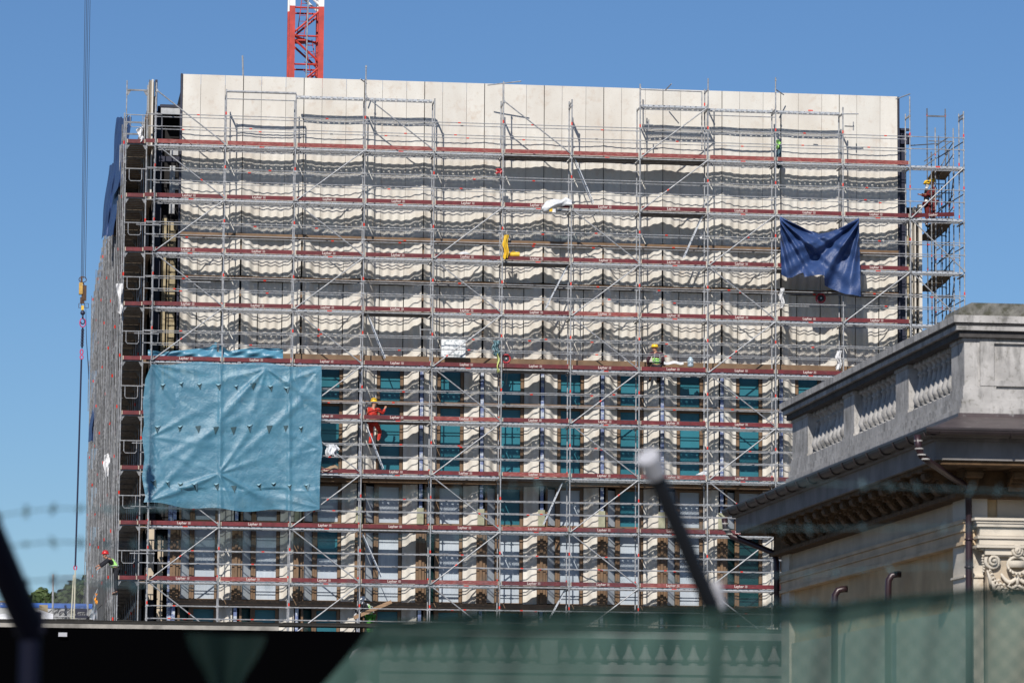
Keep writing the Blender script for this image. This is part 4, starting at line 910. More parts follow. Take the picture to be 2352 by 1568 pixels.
        for sx in (-1, 1): b.path([c+Vector((sx*.09, d_*.95, 0)), c2+Vector((sx*.10, .15, .02)), V['neck']+Vector((sx*.09, .09, -.03)), V['neck']+Vector((sx*.09, -.05, -.03)), c2+Vector((sx*.10, -.15, 0))], .014, 5)
        me = b.build('reflective_tape', 'reflect', None, origin=(0, 0, 0)); me.parent = vo; 
    # helmet: dome, brim and peak
    b = MB(); h = V['head']+Vector((0, 0, .055))
    prof = [(.150, 0), (.152, .012), (.128, .018), (.124, .06), (.105, .105), (.07, .135), (.02, .15)]
    b.lathe(h, prof, 18)
    b.grid(10, 3, lambda u, v: h+Vector(((.13+.03*v)*math.sin((u-.5)*2), -(.12+.07*v)*math.cos((u-.5)*2), .012-.012*v)))
    ho = b.build('helmet', helmet, None, origin=(0, 0, 0), smooth=True); ho.parent = root
    return root
def pose(**k):
    P = dict(pelvis=(0, 0, 0), chest=(0, 0, .36), neck=(0, 0, .52), head=(0, -.02, .68), shl=(-.2, 0, .46), shr=(.2, 0, .46), ell=(-.25, .03, .18), elr=(.25, .03, .18), wrl=(-.24, -.08, -.06), wrr=(.24, -.08, -.06),
             hil=(-.10, 0, -.06), hir=(.10, 0, -.06), knl=(-.11, -.03, -.48), knr=(.11, -.03, -.48), anl=(-.11, .01, -.88), anr=(.11, .01, -.88), tol=(-.12, -.15, -.92), tor=(.12, -.15, -.92))
    P.update(k); return P
p1 = at(1508, 842, .95)
person(p1+Vector((0, 0, .05)), PI, pose(chest=(.0, -.04, .34), neck=(.02, -.07, .50), head=(.05, -.12, .64), knl=(-.13, -.30, -.10), knr=(.15, -.30, -.10), anl=(-.12, -.33, -.52), anr=(.18, -.34, -.50), tol=(-.12, -.45, -.58), tor=(.20, -.46, -.54), elr=(.32, -.05, .20), wrr=(.30, -.20, .02), ell=(-.27, -.05, .2), wrl=(-.22, -.28, .1)),
       'person in a lime vest and yellow helmet sitting on the deck with back turned', 'helmet_y', 'plum', 'dark_cloth', 'vest')
p2 = at(857, 968, .45)
person(p2, PI*.80, pose(chest=(.04, -.03, .36), head=(.0, -.04, .68), ell=(-.30, -.18, .30), wrl=(-.30, -.32, .50), elr=(.30, -.12, .20), wrr=(.22, -.36, .25), knl=(-.13, -.30, -.34), anl=(-.11, -.18, -.72), tol=(-.12, -.32, -.78), knr=(.12, -.1, -.46), anr=(.12, .02, -.86), tor=(.12, -.14, -.9)),
       'person in an orange-red coverall and yellow helmet climbing a ladder at the left', 'helmet_y', 'coverall', 'coverall')
p3 = at(851, 1412, .55)
person(p3, PI*1.35, pose(chest=(.0, -.12, .30), neck=(0, -.22, .40), head=(0, -.32, .50), shl=(-.2, -.18, .38), shr=(.2, -.18, .38), ell=(-.3, -.34, .2), wrl=(-.22, -.5, .1), elr=(.3, -.3, .15), wrr=(.2, -.48, .05)),
       'person bending in a white helmet and lime vest, carrying the brown plank', 'helmet_w', 'dark_cloth', 'green_tr', 'vest', glove='white_cloth')
p4 = at(268, 1305, .4)
person(p4, PI*.5-PI, pose(chest=(.0, -.20, .26), neck=(0, -.33, .34), head=(0, -.42, .46), shl=(-.2, -.3, .33), shr=(.2, -.3, .33), ell=(-.26, -.5, .2), wrl=(-.2, -.66, .1), elr=(.26, -.45, .15), wrr=(.2, -.62, .02)),
       'person in a red helmet and lime vest leaning out low on the left flank scaffold', 'helmet_r', 'dark_cloth', 'dark_cloth', 'vest')
p5 = at(2143, 462, 2.6)
person(p5, PI*.55+PI, pose(ell=(-.26, -.2, .22), wrl=(-.2, -.42, .25), elr=(.26, -.15, .2), wrr=(.2, -.4, .22)), 'person in a dark red coverall, right of the two at the right corner', 'helmet_y', 'dark_red', 'dark_red')
p6 = at(2128, 466, 3.4)
person(p6, PI*.45, pose(ell=(-.26, -.2, .2), wrl=(-.2, -.4, .2), elr=(.26, -.2, .25), wrr=(.2, -.45, .3)), 'person in a dark jacket, left of the two at the right corner', 'helmet_y', 'dark_cloth', 'dark_red', glove='white_cloth')

# ------------------------------------------------------------------ old stone building at the right
OX, OY = 8.80, -85.73         # its near left corner
FX1 = 17.0; FARY = -72.2; FB = -73.2      # how far it runs
ob = thing('stone_building', 'old weathered stone building with balustrade, heavy cornice and carved capital at the right', 'building', (13, -79, 0))
def oz(py): return at(2200, py, OY).z
def ring(b, o0, o1, z0, z1, mi=0):
    """moulding running along left side and front, from offset o0 to o1 out of the wall plane"""
    b.box(OX-o1, OX-o0, OY-o1, FB+o1, z0, z1, mi)        # left run incl. corner
    b.box(OX-o0+.0005, FX1, OY-o1, OY-o0, z0, z1, mi)
zr0, zr1, zr2 = oz(727), oz(748), oz(760)
zpt, zpb = oz(775), oz(893)
zb1, zb2 = oz(925), oz(946)
def run(name, m, lst):
    b = MB()
    for (o0, o1, za, zb) in lst: ring(b, o0, o1, min(za, zb), max(za, zb))
    return b.build(name, m, ob)
b = MB()
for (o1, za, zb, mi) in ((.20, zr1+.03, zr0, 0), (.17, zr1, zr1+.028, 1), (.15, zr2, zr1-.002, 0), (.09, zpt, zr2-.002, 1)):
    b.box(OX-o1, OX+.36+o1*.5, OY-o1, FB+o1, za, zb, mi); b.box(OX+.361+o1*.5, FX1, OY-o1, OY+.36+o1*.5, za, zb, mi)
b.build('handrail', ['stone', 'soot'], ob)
b = MB()
for (o1, za, zb) in ((.03, zb1+.05, zpb), (.06, zb2+.06, zb1+.048), (.10, zb2-.02, zb2+.058)):
    b.box(OX-o1, OX+.40, OY-o1, FB+o1, za, zb); b.box(OX+.401, FX1, OY-o1, OY+.40, za, zb)
b.build('plinth', 'stone', ob)
def pier(x0, x1, y0, y1, name='pier'):
    b = MB(); b.box(x0, x1, y0, y1, zpb-.0, zpt); b.box(x0-.02, x1+.02, y0-.02, y1+.02, zpb+.002, zpb+.05); b.box(x0-.02, x1+.02, y0-.02, y1+.02, zpt-.05, zpt-.002)
    return b.build(name, 'stone', ob)
def dY(px): return CY+55.0*(2213-6)/(px-6)
pier(OX, OX+.45, OY, dY(2182)); ps = [(2182, 2079.5), (2048.7, 1949.6), (1925, 1840)]
pier(OX, OX+.36, dY(2079.5), dY(2048.7)); pier(OX, OX+.36, dY(1949.6), dY(1925)); pier(OX, OX+.36, dY(1840), FB)
Hb = zpt-zpb
prof = [(.105, 0), (.105, .06), (.075, .08), (.06, .11), (.115, .16), (.138, .23), (.128, .30), (.095, .39), (.072, .50), (.052, .62), (.038, .74), (.062, .76), (.062, .79), (.045, .81), (.055, .86), (.09, .92), (.09, 1.0)]
for a, c in ps:
    y0, y1 = dY(a), dY(c); n_ = 9
    for i in range(n_):
        y = y0+(y1-y0)*(i+.5)/n_; b = MB(); b.lathe((OX+.17, y, zpb), [(r, z*Hb) for r, z in prof], 12)
        b.box(OX+.06, OX+.28, y-.11, y+.11, zpb+.001, zpb+.07*Hb); b.box(OX+.06, OX+.28, y-.10, y+.10, zpt-.09*Hb, zpt-.001); b.build('baluster', 'stone', ob, smooth=True)
# front attic wall with a sunk panel
b = MB(); pxl = at(2282, 800, OY).x
b.box(OX+.452, FX1, OY+.02, OY+.42, zpb, zpt-.001)
xa = at(2250, 800, OY).x
b.box(xa, pxl, OY-.031, OY+.019, zpb+.053, zpt-.053); b.box(pxl+.001, FX1, OY-.031, OY+.019, zpb+.053, oz(872)); b.box(pxl+.001, FX1, OY-.031, OY+.019, oz(787), zpt-.053); b.build('attic_wall', 'stone', ob)
b = MB(); x0c = at(2186, 715, OY+.3).x
def cop(u, v): 
    return (0, 0, 0)
zc_t = at(2300, 699, OY+.1).z
b.prism([(x0c, 0, zr0+.001), (FX1, 0, zr0+.001), (FX1, 0, zc_t+.0), (x0c+.22, 0, zc_t), (x0c+.05, 0, zc_t-.08)], (0, OY-.02, 0), (0, .9, 0)); b.build('coping_block', 'stone_moss', ob)
EF = .60                      # the eaves reach further out over the front
# roof skirt with flashing, gutter
zg = oz(985)+.02
zgt = at(2105, 985, OY-1.4).z; GO = .84
b = MB()
xs0, ys0 = OX-.10, OY-.10; zz0 = zb2-.06
b.add([(xs0, ys0, zz0), (OX-GO, OY-GO-EF, zgt), (OX-GO, FARY+GO, zgt), (xs0, FARY+.1, zz0), (FX1, ys0, zz0), (FX1, OY-GO-EF, zgt), (FX1, FARY+.1, zz0), (FX1, FARY+GO, zgt)], [(0, 3, 2, 1), (0, 1, 5, 4), (3, 6, 7, 2)])
b.box(xs0-.005, FX1, ys0-.02, ys0-.002, zz0-.02, zb2-.022); b.box(xs0-.02, xs0-.002, ys0, FARY+.1, zz0-.02, zb2-.022)
b.build('roof_skirt', 'zinc', ob)
def half(c, d, L, r, b, n=8):
    for i in range(n):
        a0, a1 = PI+PI*i/n, PI+PI*(i+1)/n
        p = [Vector((c[0]+(d[1])*r*math.cos(a)*-1, c[1]+d[0]*r*math.cos(a), c[2]+r*math.sin(a))) for a in (a0, a1)]; e = Vector((d[0]*L, d[1]*L, 0))
        b.add([p[0], p[1], p[1]+e, p[0]+e], [(0, 1, 2, 3)])
b = MB(); GR = .10
half((OX-GO-.0, OY-GO-GR-EF, zgt), (0, 1), FARY+GO-OY+GO+GR+EF, GR, b); half((OX-GO-GR, OY-GO-EF, zgt), (1, 0), FX1-OX, GR, b)
for i in range(17): y = OY-.3+i*.88; b.path([(OX-GO-GR*1.08*math.cos(t), y, zgt-GR*1.08*math.sin(t)) for t in [PI*q/8 for q in range(9)]], .012, 5)
for i in range(6): x = OX+.3+i*1.2; b.path([(x, OY-GO-EF-GR*1.08*math.cos(t), zgt-GR*1.08*math.sin(t)) for t in [PI*q/8 for q in range(9)]], .012, 5)
b.box(OX-GO-GR-.008, OX-GO-GR+.006, OY-GO-EF-GR-.008, FARY+GO, zgt-.01, zgt+.02); b.box(OX-GO-GR+.007, FX1, OY-GO-EF-GR-.008, OY-GO-EF-GR+.006, zgt-.01, zgt+.02)
b.build('gutter', 'gutter', ob)
zf0, zf1 = zgt-.13, zgt-.40
b = MB(); b.box(OX-.70, FX1, OY-.50-EF, FARY+.70, zf1, zf0); b.box(OX-.83, FX1, OY-.83-EF, FARY+.83, zgt-.085, zgt-.03); b.box(OX-.76, FX1, OY-.55-EF, FARY+.76, zf0+.001, zgt-.086); b.build('cornice', 'cornice', ob)
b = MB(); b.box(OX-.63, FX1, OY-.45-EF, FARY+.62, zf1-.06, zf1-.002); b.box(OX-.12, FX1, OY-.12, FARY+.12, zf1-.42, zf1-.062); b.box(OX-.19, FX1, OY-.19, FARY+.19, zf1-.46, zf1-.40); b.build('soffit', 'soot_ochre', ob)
# modillions: scrolled brackets
def modillion(p, d):
    """p on the wall plane below the soffit, d = outward direction"""
    d = Vector(d); s_ = Vector((-d.y, d.x, 0)); up = Vector((0, 0, 1)); b = MB(); Lm = .46; h = .26; w_ = .12
    out = [(0, 0), (Lm, 0), (Lm+.02, -.04), (Lm, -.10), (Lm-.06, -.12), (Lm-.12, -.09), (.26, -.10), (.18, -.17), (.12, -.25), (.05, -.28), (0, -.26)]
    b.prism([p+d*a+up*c-s_*w_ for a, c in out], (0, 0, 0), s_*w_*2)
    b.bar(p-up*-.02+d*(-.0), p+up*.02+d*(Lm+.06), w_*2+.08, .04)
    for sg in (-1, 1):
        for (a, c, r) in ((Lm-.06, -.055, .055), (.09, -.17, .075)):
            cc = p+d*a+up*c+s_*sg*(w_+.006); b.path([cc+d*(r*(1-t/16)*math.cos(t*.75))+up*(r*(1-t/16)*math.sin(t*.75)) for t in range(14)], .014, 5)
    for q in range(5): t = q/4; cc = p+d*(.40-.30*t)+up*(-.10-.13*t*t); b.bar(cc-s_*.08, cc+s_*.08, .03, .035)
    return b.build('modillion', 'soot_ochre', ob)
zm = zf1-.085
n_ = 18
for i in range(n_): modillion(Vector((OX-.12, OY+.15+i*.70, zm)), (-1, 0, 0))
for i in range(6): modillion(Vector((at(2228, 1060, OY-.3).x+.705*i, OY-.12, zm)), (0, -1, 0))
# walls
zw = zf1-.45
zsc0, zsc1 = oz(1192), oz(1250)
b = MB(); b.box(OX+.10, FX1, OY+.12, FARY-.1, 0, zw+.3); b.build('wall', 'stone_ochre', ob)
b = MB(); b.box(OX+.04, OX+.098, OY+.75, FARY-.7, 0, oz(1395)); b.build('lower_wall', 'pale_wall', ob)  # added facing; its pale colour stands for sunlight on the ochre wall
b = MB(); b.box(OX+.06, OX+.10, OY+.8, FARY-.7, zsc0+.02, zw); b.box(OX+.5, FX1, OY+.08, OY+.12, zsc0+.02, zw); b.build('frieze', 'stone_grey', ob)
for (x0, x1, y0, y1) in ((OX, OX+.33, OY, OY+.75), (OX, OX+.4, FARY-.7, FARY)): b = MB(); b.box(x0, x1, y0, y1, 0, zw); b.build('pilaster', 'stone_cream', ob)
b = MB()
xcp0 = at(2262, 1250, OY-.1).x
b.box(xcp0, FX1, OY+.0, OY+.12, 0, zsc1-.1); b.build('pilaster', 'stone_cream', ob)
b = MB()
for (o0, za, zb) in ((.05, zsc0-.05, zsc0), (.02, oz(1215), zsc0-.052), (.045, oz(1215)-.03, oz(1215)-.002), (.015, zsc1+.05, oz(1215)-.032), (.05, zsc1, zsc1+.048)):
    b.box(OX-o0, FX1, OY-o0, FARY+o0, za, zb)
b.build('string_course', 'warm_stone', ob)
zcn = oz(1320); b = MB(); b.box(OX-.03, OX+.4, OY-.03, OY+.8, zcn-.03, zcn); b.build('string_course', 'stone_cream', ob)
# bright entablature block above the capital
b = MB(); xe = at(2252, 1200, OY-.3).x
for (o0, ya, yb) in ((.36, 1191, 1197), (.33, 1198, 1203), (.31, 1204, 1211), (.26, 1212, 1231), (.30, 1232, 1238), (.27, 1239, 1252), (.32, 1253, 1259), (.24, 1260, 1264)):
    b.box(xe-(o0-.26), FX1, OY-o0, OY-.051, oz(yb), oz(ya)-.001)
b.build('entablature', 'stone_cream', ob)
# capital
cap = MB(); YC = OY-.16
pz = lambda x, y, dy=0: at(x, y, YC-dy)
for (xc, sg) in ((2279, 1), (2395, -1)):
    c = pz(xc, 1289); b_ = []
    cap.path([c+Vector((sg*.115*(1-t/30)*math.cos(t*.5+2.2), -.03-.004*t, .115*(1-t/30)*math.sin(t*.5+2.2))) for t in range(26)], [.030-.0006*t for t in range(26)], 7)
    cap.lathe((c.x, c.y-.12, c.z-.02), [(.005, 0), (.03, .01), (.035, .03), (.02, .045)], 8)
    cap.path([c+Vector((sg*.06, -.05, .09)), pz(xc+sg*36, 1276, .05), pz(xc+sg*50, 1282, .06)], [.03, .02, .012], 6)
    # leaves at the foot
    for i, (dx, dy_, rot_) in enumerate(((4, 1345, -.5), (16, 1352, -.15), (-4, 1330, -.7), (28, 1362, .2))):
        base = pz(xc+sg*(dx+2), dy_+20); tip = pz(xc+sg*(dx-8), dy_-22, .08)
        for q in range(5): a = base.lerp(tip, q/5)+Vector((0, -.05*math.sin(q), 0)); cap.path([a, a+Vector((sg*(.05-.02*q/5), -.05, .05)), a+Vector((sg*.07, -.03, .02))], [.022, .018, .006], 5)
        cap.path([base, base.lerp(tip, .5)+Vector((0, -.06, 0)), tip], [.035, .03, .008], 6)
    # bead row on the outer side and garland
    for q in range(7): p = pz(xc-sg*(22+1.5*math.sin(q)), 1276+q*6); cap.lathe((p.x, p.y-.03, p.z-.015), [(.004, 0), (.022, .012), (.022, .022), (.004, .034)], 7)
    pts = [pz(xc+sg*(20+42*t), 1310+26*math.sin(PI*(t*.85+.08)), .07) for t in [q/12 for q in range(13)]]
    cap.path(pts, [.016+.016*math.sin(PI*q/12)+.004*(q % 2) for q in range(13)], 7)
    cap.path([pz(xc+sg*70+0, 1345, .06), pz(xc+sg*60, 1352, .08), pz(xc+sg*52, 1345, .07), pz(xc+sg*46, 1352, .06)], .014, 6)
c = pz(2337, 1264, .12)
cap.path([c+Vector((.045*(1-t/20)*math.cos(t*.8), -.02-.002*t, .05*(1-t/20)*math.sin(t*.8))) for t in range(14)], .018, 6); cap.path([c+Vector((.07*math.cos(t), 0, .07*math.sin(t))) for t in [2*PI*q/10 for q in range(10)]], .025, 6, closed=True)
p, q = pz(2318, 1302, .12), pz(2356, 1287, .12); cap.box(p.x, q.x, YC-.14, YC-.02, p.z, q.z)
cw = pz(2337, 1297, .1); cap.path([cw+Vector((.15*math.cos(t), -.0, .12*math.sin(t))) for t in [2*PI*q/16 for q in range(16)]], .022, 6, closed=True)
for i in range(8): t = PI*1.1+i*.14*PI*.8; a = cw+Vector((.15*math.cos(t), -.03, .12*math.sin(t))); cap.path([a, a+Vector((.0, -.03, -.03))], [.025, .01], 5)
cap.tube(pz(2337, 1318, .1), pz(2337, 1342, .1), .012, 6, r2=.03); 
for sg in (-1, 1): cap.path([pz(2337, 1342, .1), pz(2337+sg*12, 1350, .1), pz(2337+sg*22, 1344, .1), pz(2337+sg*16, 1338, .1)], [.025, .02, .018, .01], 6)
cap.build('capital', 'stone_cream', ob, smooth=True)
b = MB(); p, q = pz(2268, 1420), pz(2420, 1266); b.box(p.x, q.x+1, YC+.0, OY-.001, p.z-3, q.z); b.build('capital_bell', 'stone_grey', ob)
b = MB(); p, q = pz(2262, 1266), pz(2430, 1260); b.box(p.x-.02, q.x+1, YC-.10, YC-.001, p.z-.05, q.z); b.build('abacus', 'stone_cream', ob)
# down pipes
def ppath(pts, r, name='downpipe', cl=()):
    b = MB(); b.path([at(*p) for p in pts], r, 10)
    for p in cl: c = at(*p); b.lathe((c.x, c.y, c.z), [(r+.004, -.015), (r+.02, -.012), (r+.02, .012), (r+.004, .015)], 12)
    return b.build(name, 'pipe', ob, smooth=True)
ppath([(2107, 998, OY-1.4), (2109, 1025, OY-1.4), (2116, 1046, OY-1.38), (2140, 1064, OY-1.20), (2190, 1098, OY-.6), (2216, 1112, OY-.25), (2224, 1128, OY-.14), (2225, 1200, OY-.14), (2226, 1500, OY-.14), (2226, 1640, OY-.14)], .05, cl=((2226, 1238, OY-.14), (2226, 1302, OY-.14)))
for (px, py) in ((2109, 1012), (2111, 1030), (2117, 1044), (2126, 1054)): b = MB(); c = at(px, py, OY-1.39); b.lathe((c.x, c.y, c.z), [(.05, -.01), (.062, -.008), (.062, .008), (.05, .01)], 12); b.build('pipe_collar', 'stone', ob)
YF = FARY+.6
ppath([(1664, 1190, YF), (1666, 1212, YF), (1680, 1230, YF), (1745, 1256, YF-.3), (1778, 1270, YF-.5), (1784, 1290, YF-.6), (1784, 1440, YF-.6)], .055)
for (px, py) in ((1666, 1202), (1668, 1216), (1676, 1226)): b = MB(); c = at(px, py, YF); b.lathe((c.x, c.y, c.z), [(.055, -.012), (.068, -.01), (.068, .01), (.055, .012)], 12); b.build('pipe_collar', 'stone', ob)
for i, (px, py, Y) in enumerate(((2040, 1318, OY+4), (1917, 1352, OY+7.5))):
    b = MB(); r = .052 if i == 0 else .056
    b.path([at(px, 1600, Y), at(px, py+32, Y), at(px+1, py+14, Y), at(px+8, py+3, Y), at(px+20, py, Y), at(px+29, py, Y)], r, 10)
    tag(b.build('vent_pipe', 'pipe', smooth=True), 'bent oxblood vent pipe '+('nearer the downpipe, standing taller before the ochre wall' if i == 0 else 'further left, just clearing the green netting'), 'pipe', 'bent vent pipes before the ochre wall')

# ------------------------------------------------------------------ low terrace with balusters seen through the netting
YT = -62.0
tb = thing('terrace', 'pale stone terrace with a balustrade seen blurred through the green netting', 'terrace', at(1500, 1568, YT))
xl_, xr_ = at(872, 1490, YT).x, at(2088, 1490, YT).x
tz = lambda y: at(1500, y, YT).z
b = MB(); b.box(xl_, xr_, YT-.2, YT+.25, tz(1468), tz(1451)); b.build('handrail', 'cornice', tb)
b = MB(); b.box(xl_, xr_, YT-.12, YT+.2, tz(1548), tz(1527)); b.build('plinth', 'cornice', tb)
b = MB(); b.box(xl_, xr_, YT-.05, YT+.1, 0, tz(1548)); b.build('wall', 'cornice', tb)
for x in (1880, 2050, 1240): b = MB(); p = at(x, 1500, YT).x; b.box(p, p+.35, YT-.14, YT+.2, tz(1527), tz(1468)); b.build('pier', 'cornice', tb)
n_ = 0; px = 890
H2 = tz(1468)-tz(1527)
while px < 2040:
    if not (1230 < px < 1285 or 1870 < px < 1925): p = at(px, 1527, YT); b = MB(); b.lathe((p.x, YT, tz(1527)), [(r, z*H2) for r, z in prof], 8); b.build('baluster', 'cornice', tb)
    px += 37
b = MB(); p = at(836, 1568, YT-6); b.lathe((p.x, YT-6, p.z-.62), [(.30, 0), (.30, .55), (.22, .6), (.12, .68), (.16, .78), (.27, .95), (.29, 1.1), (.22, 1.22), (.08, 1.3)], 14); tag(b.build('urn', 'cornice'), 'blurred stone urn on a pedestal low behind the netting, left of the terrace balusters', 'urn')

# ------------------------------------------------------------------ dark boarding with coping at the lower left
YB = -57.0
bw = thing('boundary_wall', 'black boarded wall with a rough concrete coping along the lower left', 'wall', at(300, 1568, YB))
xa, xb = at(-300, 1440, YB).x, at(1800, 1440, YB).x
z1, z2, z3 = at(300, 1424, YB).z, at(300, 1432, YB).z, at(300, 1443, YB).z
def rough(u, v):
    return (0, 0, 0)
b = MB(); b.box(xa, xb, YB-.05, YB+.6, z2+.0, z1-.02)
x = xa
while x < xb: w_ = random.uniform(.3, .9); b.box(x, x+w_, YB-.06, YB+.5, z1-.019, z1+random.uniform(-.012, .012)); x += w_+.01
b.build('roof_felt', mat('dark_felt', (.03, .028, .025), .95, 0, .3, 8, bump=.6), bw)
b = MB(); b.box(xa, at(640, 1440, YB).x, YB-.03, YB+.5, z3, z2-.001); b.build('coping', 'concrete', bw)
b = MB(); b.box(xa, xb, YB, YB+.5, 0, z3-.001)
b.build('boarding', 'darkwall', bw)
b = MB(); pbox(b, 134, 154, 1452, 1461, YB-.05, .1); b.build('fixing_plate', 'cap', bw)

# ------------------------------------------------------------------ left: insulation parapet, mesh fence, sheets, trees
YI = 8.0
pw = thing('parapet', 'low parapet wrapped in printed grey insulation with a blue edge strip, lower left', 'parapet', at(130, 1425, YI))
b = MB(); p, q = at(60, 1440, YI), at(212, 1397, YI); b.box(p.x-4, q.x, YI, YI+.3, p.z-3, at(150, 1396, YI).z); b.build('insulation', 'insul', pw)
b = MB(); b.box(p.x-1, q.x, YI-.03, YI+.33, at(150, 1396, YI).z, at(150, 1385, YI).z); b.build('edge_strip', 'blue_strip', pw)
for (s_, px, py, rot_, sz) in (("SOV", 143, 1408, 2.3, .34), ("AP", 163, 1400, 2.3, .30), ("VP", 222, 1404, -2.2, .3), ("SO", 236, 1412, 2.3, .36), ("VP", 182, 1406, 2.3, .34), ("SO", 200, 1414, 2.3, .30)):
    if px > 210: continue
    v_, f_ = text_mesh(s_, sz); c = at(px, py, YI-.01); b = MB(); co, si = math.cos(rot_), math.sin(rot_)
    b.add([(c.x+p[0]*co-p[1]*si, YI-.012+p[2], c.z+p[0]*si+p[1]*co) for p in v_], f_); b.build('lettering', 'ink', pw)
for (px, py) in ((125, 1402), (146, 1396), (210, 1402), (160, 1412)):
    c = at(px, py, YI-.01); b = MB(); d = Vector((.32, 0, .30)); n2 = Vector((-.07, 0, .07))
    b.path([c-d+n2, c+d+n2, c+d-n2, c-d-n2], .012, 4, closed=True); b.build('lettering', 'ink', pw)
mf = thing('mesh_fence', 'diamond wire mesh fence on thin posts above the printed parapet at lower left', 'fence', at(170, 1425, YI-1.5))
YM = YI-1.5
for px, py in ((121, 1318), (201, 1310)): b = MB(); b.tube(at(px, 1430, YM), at(px+1, py, YM), .045, 6); b.build('post', 'steel', mf)
b = MB(); b.tube(at(118, 1415, YM), at(206, 1416, YM), .03, 6); b.build('rail', 'steel', mf)
b = MB(); n_ = 22
for i in range(-n_, n_):
    for sg in (1, -1):
        x0 = 160+i*4.2; y0, y1 = 1425, 1318
        p0 = (x0, y0); p1 = (x0+sg*80, y1)
        t0, t1 = 0, 1
        pts = [(p0[0]+(p1[0]-p0[0])*t/12, p0[1]+(p1[1]-p0[1])*t/12) for t in range(13)]
        pts = [p for p in pts if 122 <= p[0] <= 202]
        if len(pts) > 1: b.tube(at(*pts[0], YM), at(*pts[-1], YM), .006, 3)
b.build('wire_mesh', 'steel_dark', mf)
b = MB()
def cur(x0, x1, yt, yb, Y):
    b.grid(24, 6, lambda u, v: at(x0+(x1-x0)*u, (yt+3*math.sin(u*8)+6*abs(u-.4))+(yb-yt)*v, Y-.6*math.sin(v*2)-.1*math.sin(u*11)))
cur(48, 122, 1402, 1426, -6); tag(b.build('white_sheet', 'white_cloth', smooth=True), 'heap of white sheeting below the blue-edged parapet at lower left', 'sheet')
b = MB(); cur(-20, 30, 1410, 1426, -6); tag(b.build('white_sheet', 'white_cloth', smooth=True), 'white sheeting at the extreme lower left corner of the site', 'sheet')
b = MB(); p, q = at(-30, 1430, 20), at(18, 1362, 20); b.box(p.x, q.x, 20, 22, p.z-4, q.z-.3); p, q = at(90, 1405, 6), at(110, 1388, 6); b.box(p.x, q.x, 6, 7, p.z, q.z); tag(b.build('block_stack', 'beige'), 'beige block stack half hidden by the slanted post at the far left', 'blocks')
b = MB()
pbox(b, 172, 200, 1398, 1404, YI-2, .3); pbox(b, 174, 178, 1404, 1416, YI-2, .3); pbox(b, 196, 199, 1404, 1416, YI-2, .3); pbox(b, 171, 201, 1413, 1418, YI-2, .5); tag(b.build('trestle', 'navy'), 'dark blue trestle standing before the printed parapet', 'trestle')
def tree(px, ytop, Y, w_, label, seed):
    rd = random.Random(seed); c = at(px, ytop, Y); H = c.z; root = thing('tree', label, 'tree', (c.x, Y, 0), 'trees beyond the site at lower left')
    b = MB(); b.path([(c.x, Y, 0), (c.x+.2, Y, H*.4), (c.x-.1, Y, H*.8)], [.4, .28, .1], 8)
    for i in range(9): a = rd.random()*6.28; z = H*(.4+.05*i); b.path([(c.x, Y, z), (c.x+w_*.3*math.cos(a), Y+w_*.3*math.sin(a), z+H*.1), (c.x+w_*.6*math.cos(a), Y+w_*.6*math.sin(a), z+H*.18)], [.14, .08, .03], 5)
    b.build('trunk', 'bark', root)
    b = MB(); cl = []
    for i in range(26):
        a = rd.random()*6.28; t = rd.random(); rr = w_*math.sqrt(rd.random())*math.sin(PI*(.25+.62*(1-t)))*1.05
        cl.append((c.x+rr*math.cos(a), Y+rr*math.sin(a), H-w_*(2.6-2.25*t)-rr*.12, w_*rd.uniform(.20, .36)))
    cl.append((c.x, Y, H-w_*.3, w_*.3))
    for (x, y, z, r) in cl:
        for i in range(190):
            v = Vector((rd.gauss(0, 1), rd.gauss(0, 1), rd.gauss(0, 1))).normalized()*r*rd.uniform(.55, 1.12); p = Vector((x, y, z))+v
            n2 = Vector((rd.gauss(0, 1), rd.gauss(0, 1), rd.gauss(0, 1))).normalized(); u2 = n2.cross(v).normalized()*rd.uniform(.12, .24); w2 = n2*rd.uniform(.10, .2)
            b.add([p-u2, p+w2, p+u2, p-w2], [(0, 1, 2, 3)])
    b.build('crown', 'leaf', root)
tree(95, 1350, 120, 1.7, 'small dark bushy tree, leftmost beyond the printed parapet', 1)
tree(124, 1362, 118, 1.3, 'low dark tree in the dip between the two larger trees', 2)
tree(172, 1330, 118, 2.2, 'taller dark tree behind the wire mesh fence', 3)
tree(212, 1320, 116, 2.4, 'tallest dark tree, touching the flank scaffold', 4)
tree(70, 1374, 122, 1.1, 'lowest dark shrub crown beside the slanted navy post', 5)

# ------------------------------------------------------------------ foreground fence: netting, posts, barbed wire, chain link
YN = CY+9.2
topn = [(-400, 1447), (0, 1447), (430, 1447), (640, 1452), (820, 1440), (950, 1425), (1080, 1414), (1250, 1408), (1450, 1404), (1640, 1400), (1760, 1398), (1900, 1390), (2040, 1378), (2150, 1364), (2240, 1356), (2352, 1352), (2500, 1350)]
def netf(u, v):
    xl = 861-495*v if v < .5 else 613-200*(v-.5); px = xl+u*(2500-xl); x, y = lerp_poly([(a, 0, c) for a, c in topn], px)
    y += 3*math.sin(px/37)
    p = at(px, y+v*520, YN); return (p.x, YN+.02*math.sin(px/60)+.012*math.sin(px/19+v*4), p.z)
b = MB(); b.grid(160, 14, netf); tag(b.build('netting', 'net', smooth=True), 'green mesh windbreak netting stretched across the fence in the foreground', 'netting')
b = MB(); b.grid(60, 12, lambda u, v: (lambda q: (q[0], q[1]+.05+.01*math.sin(u*9), q[2]))(netf(u*(.30+.07*math.sin(v*5)), .012+v*.98))); tag(b.build('netting', 'net_second', smooth=True), 'second darker layer of green netting doubled behind the left part of the first', 'netting')
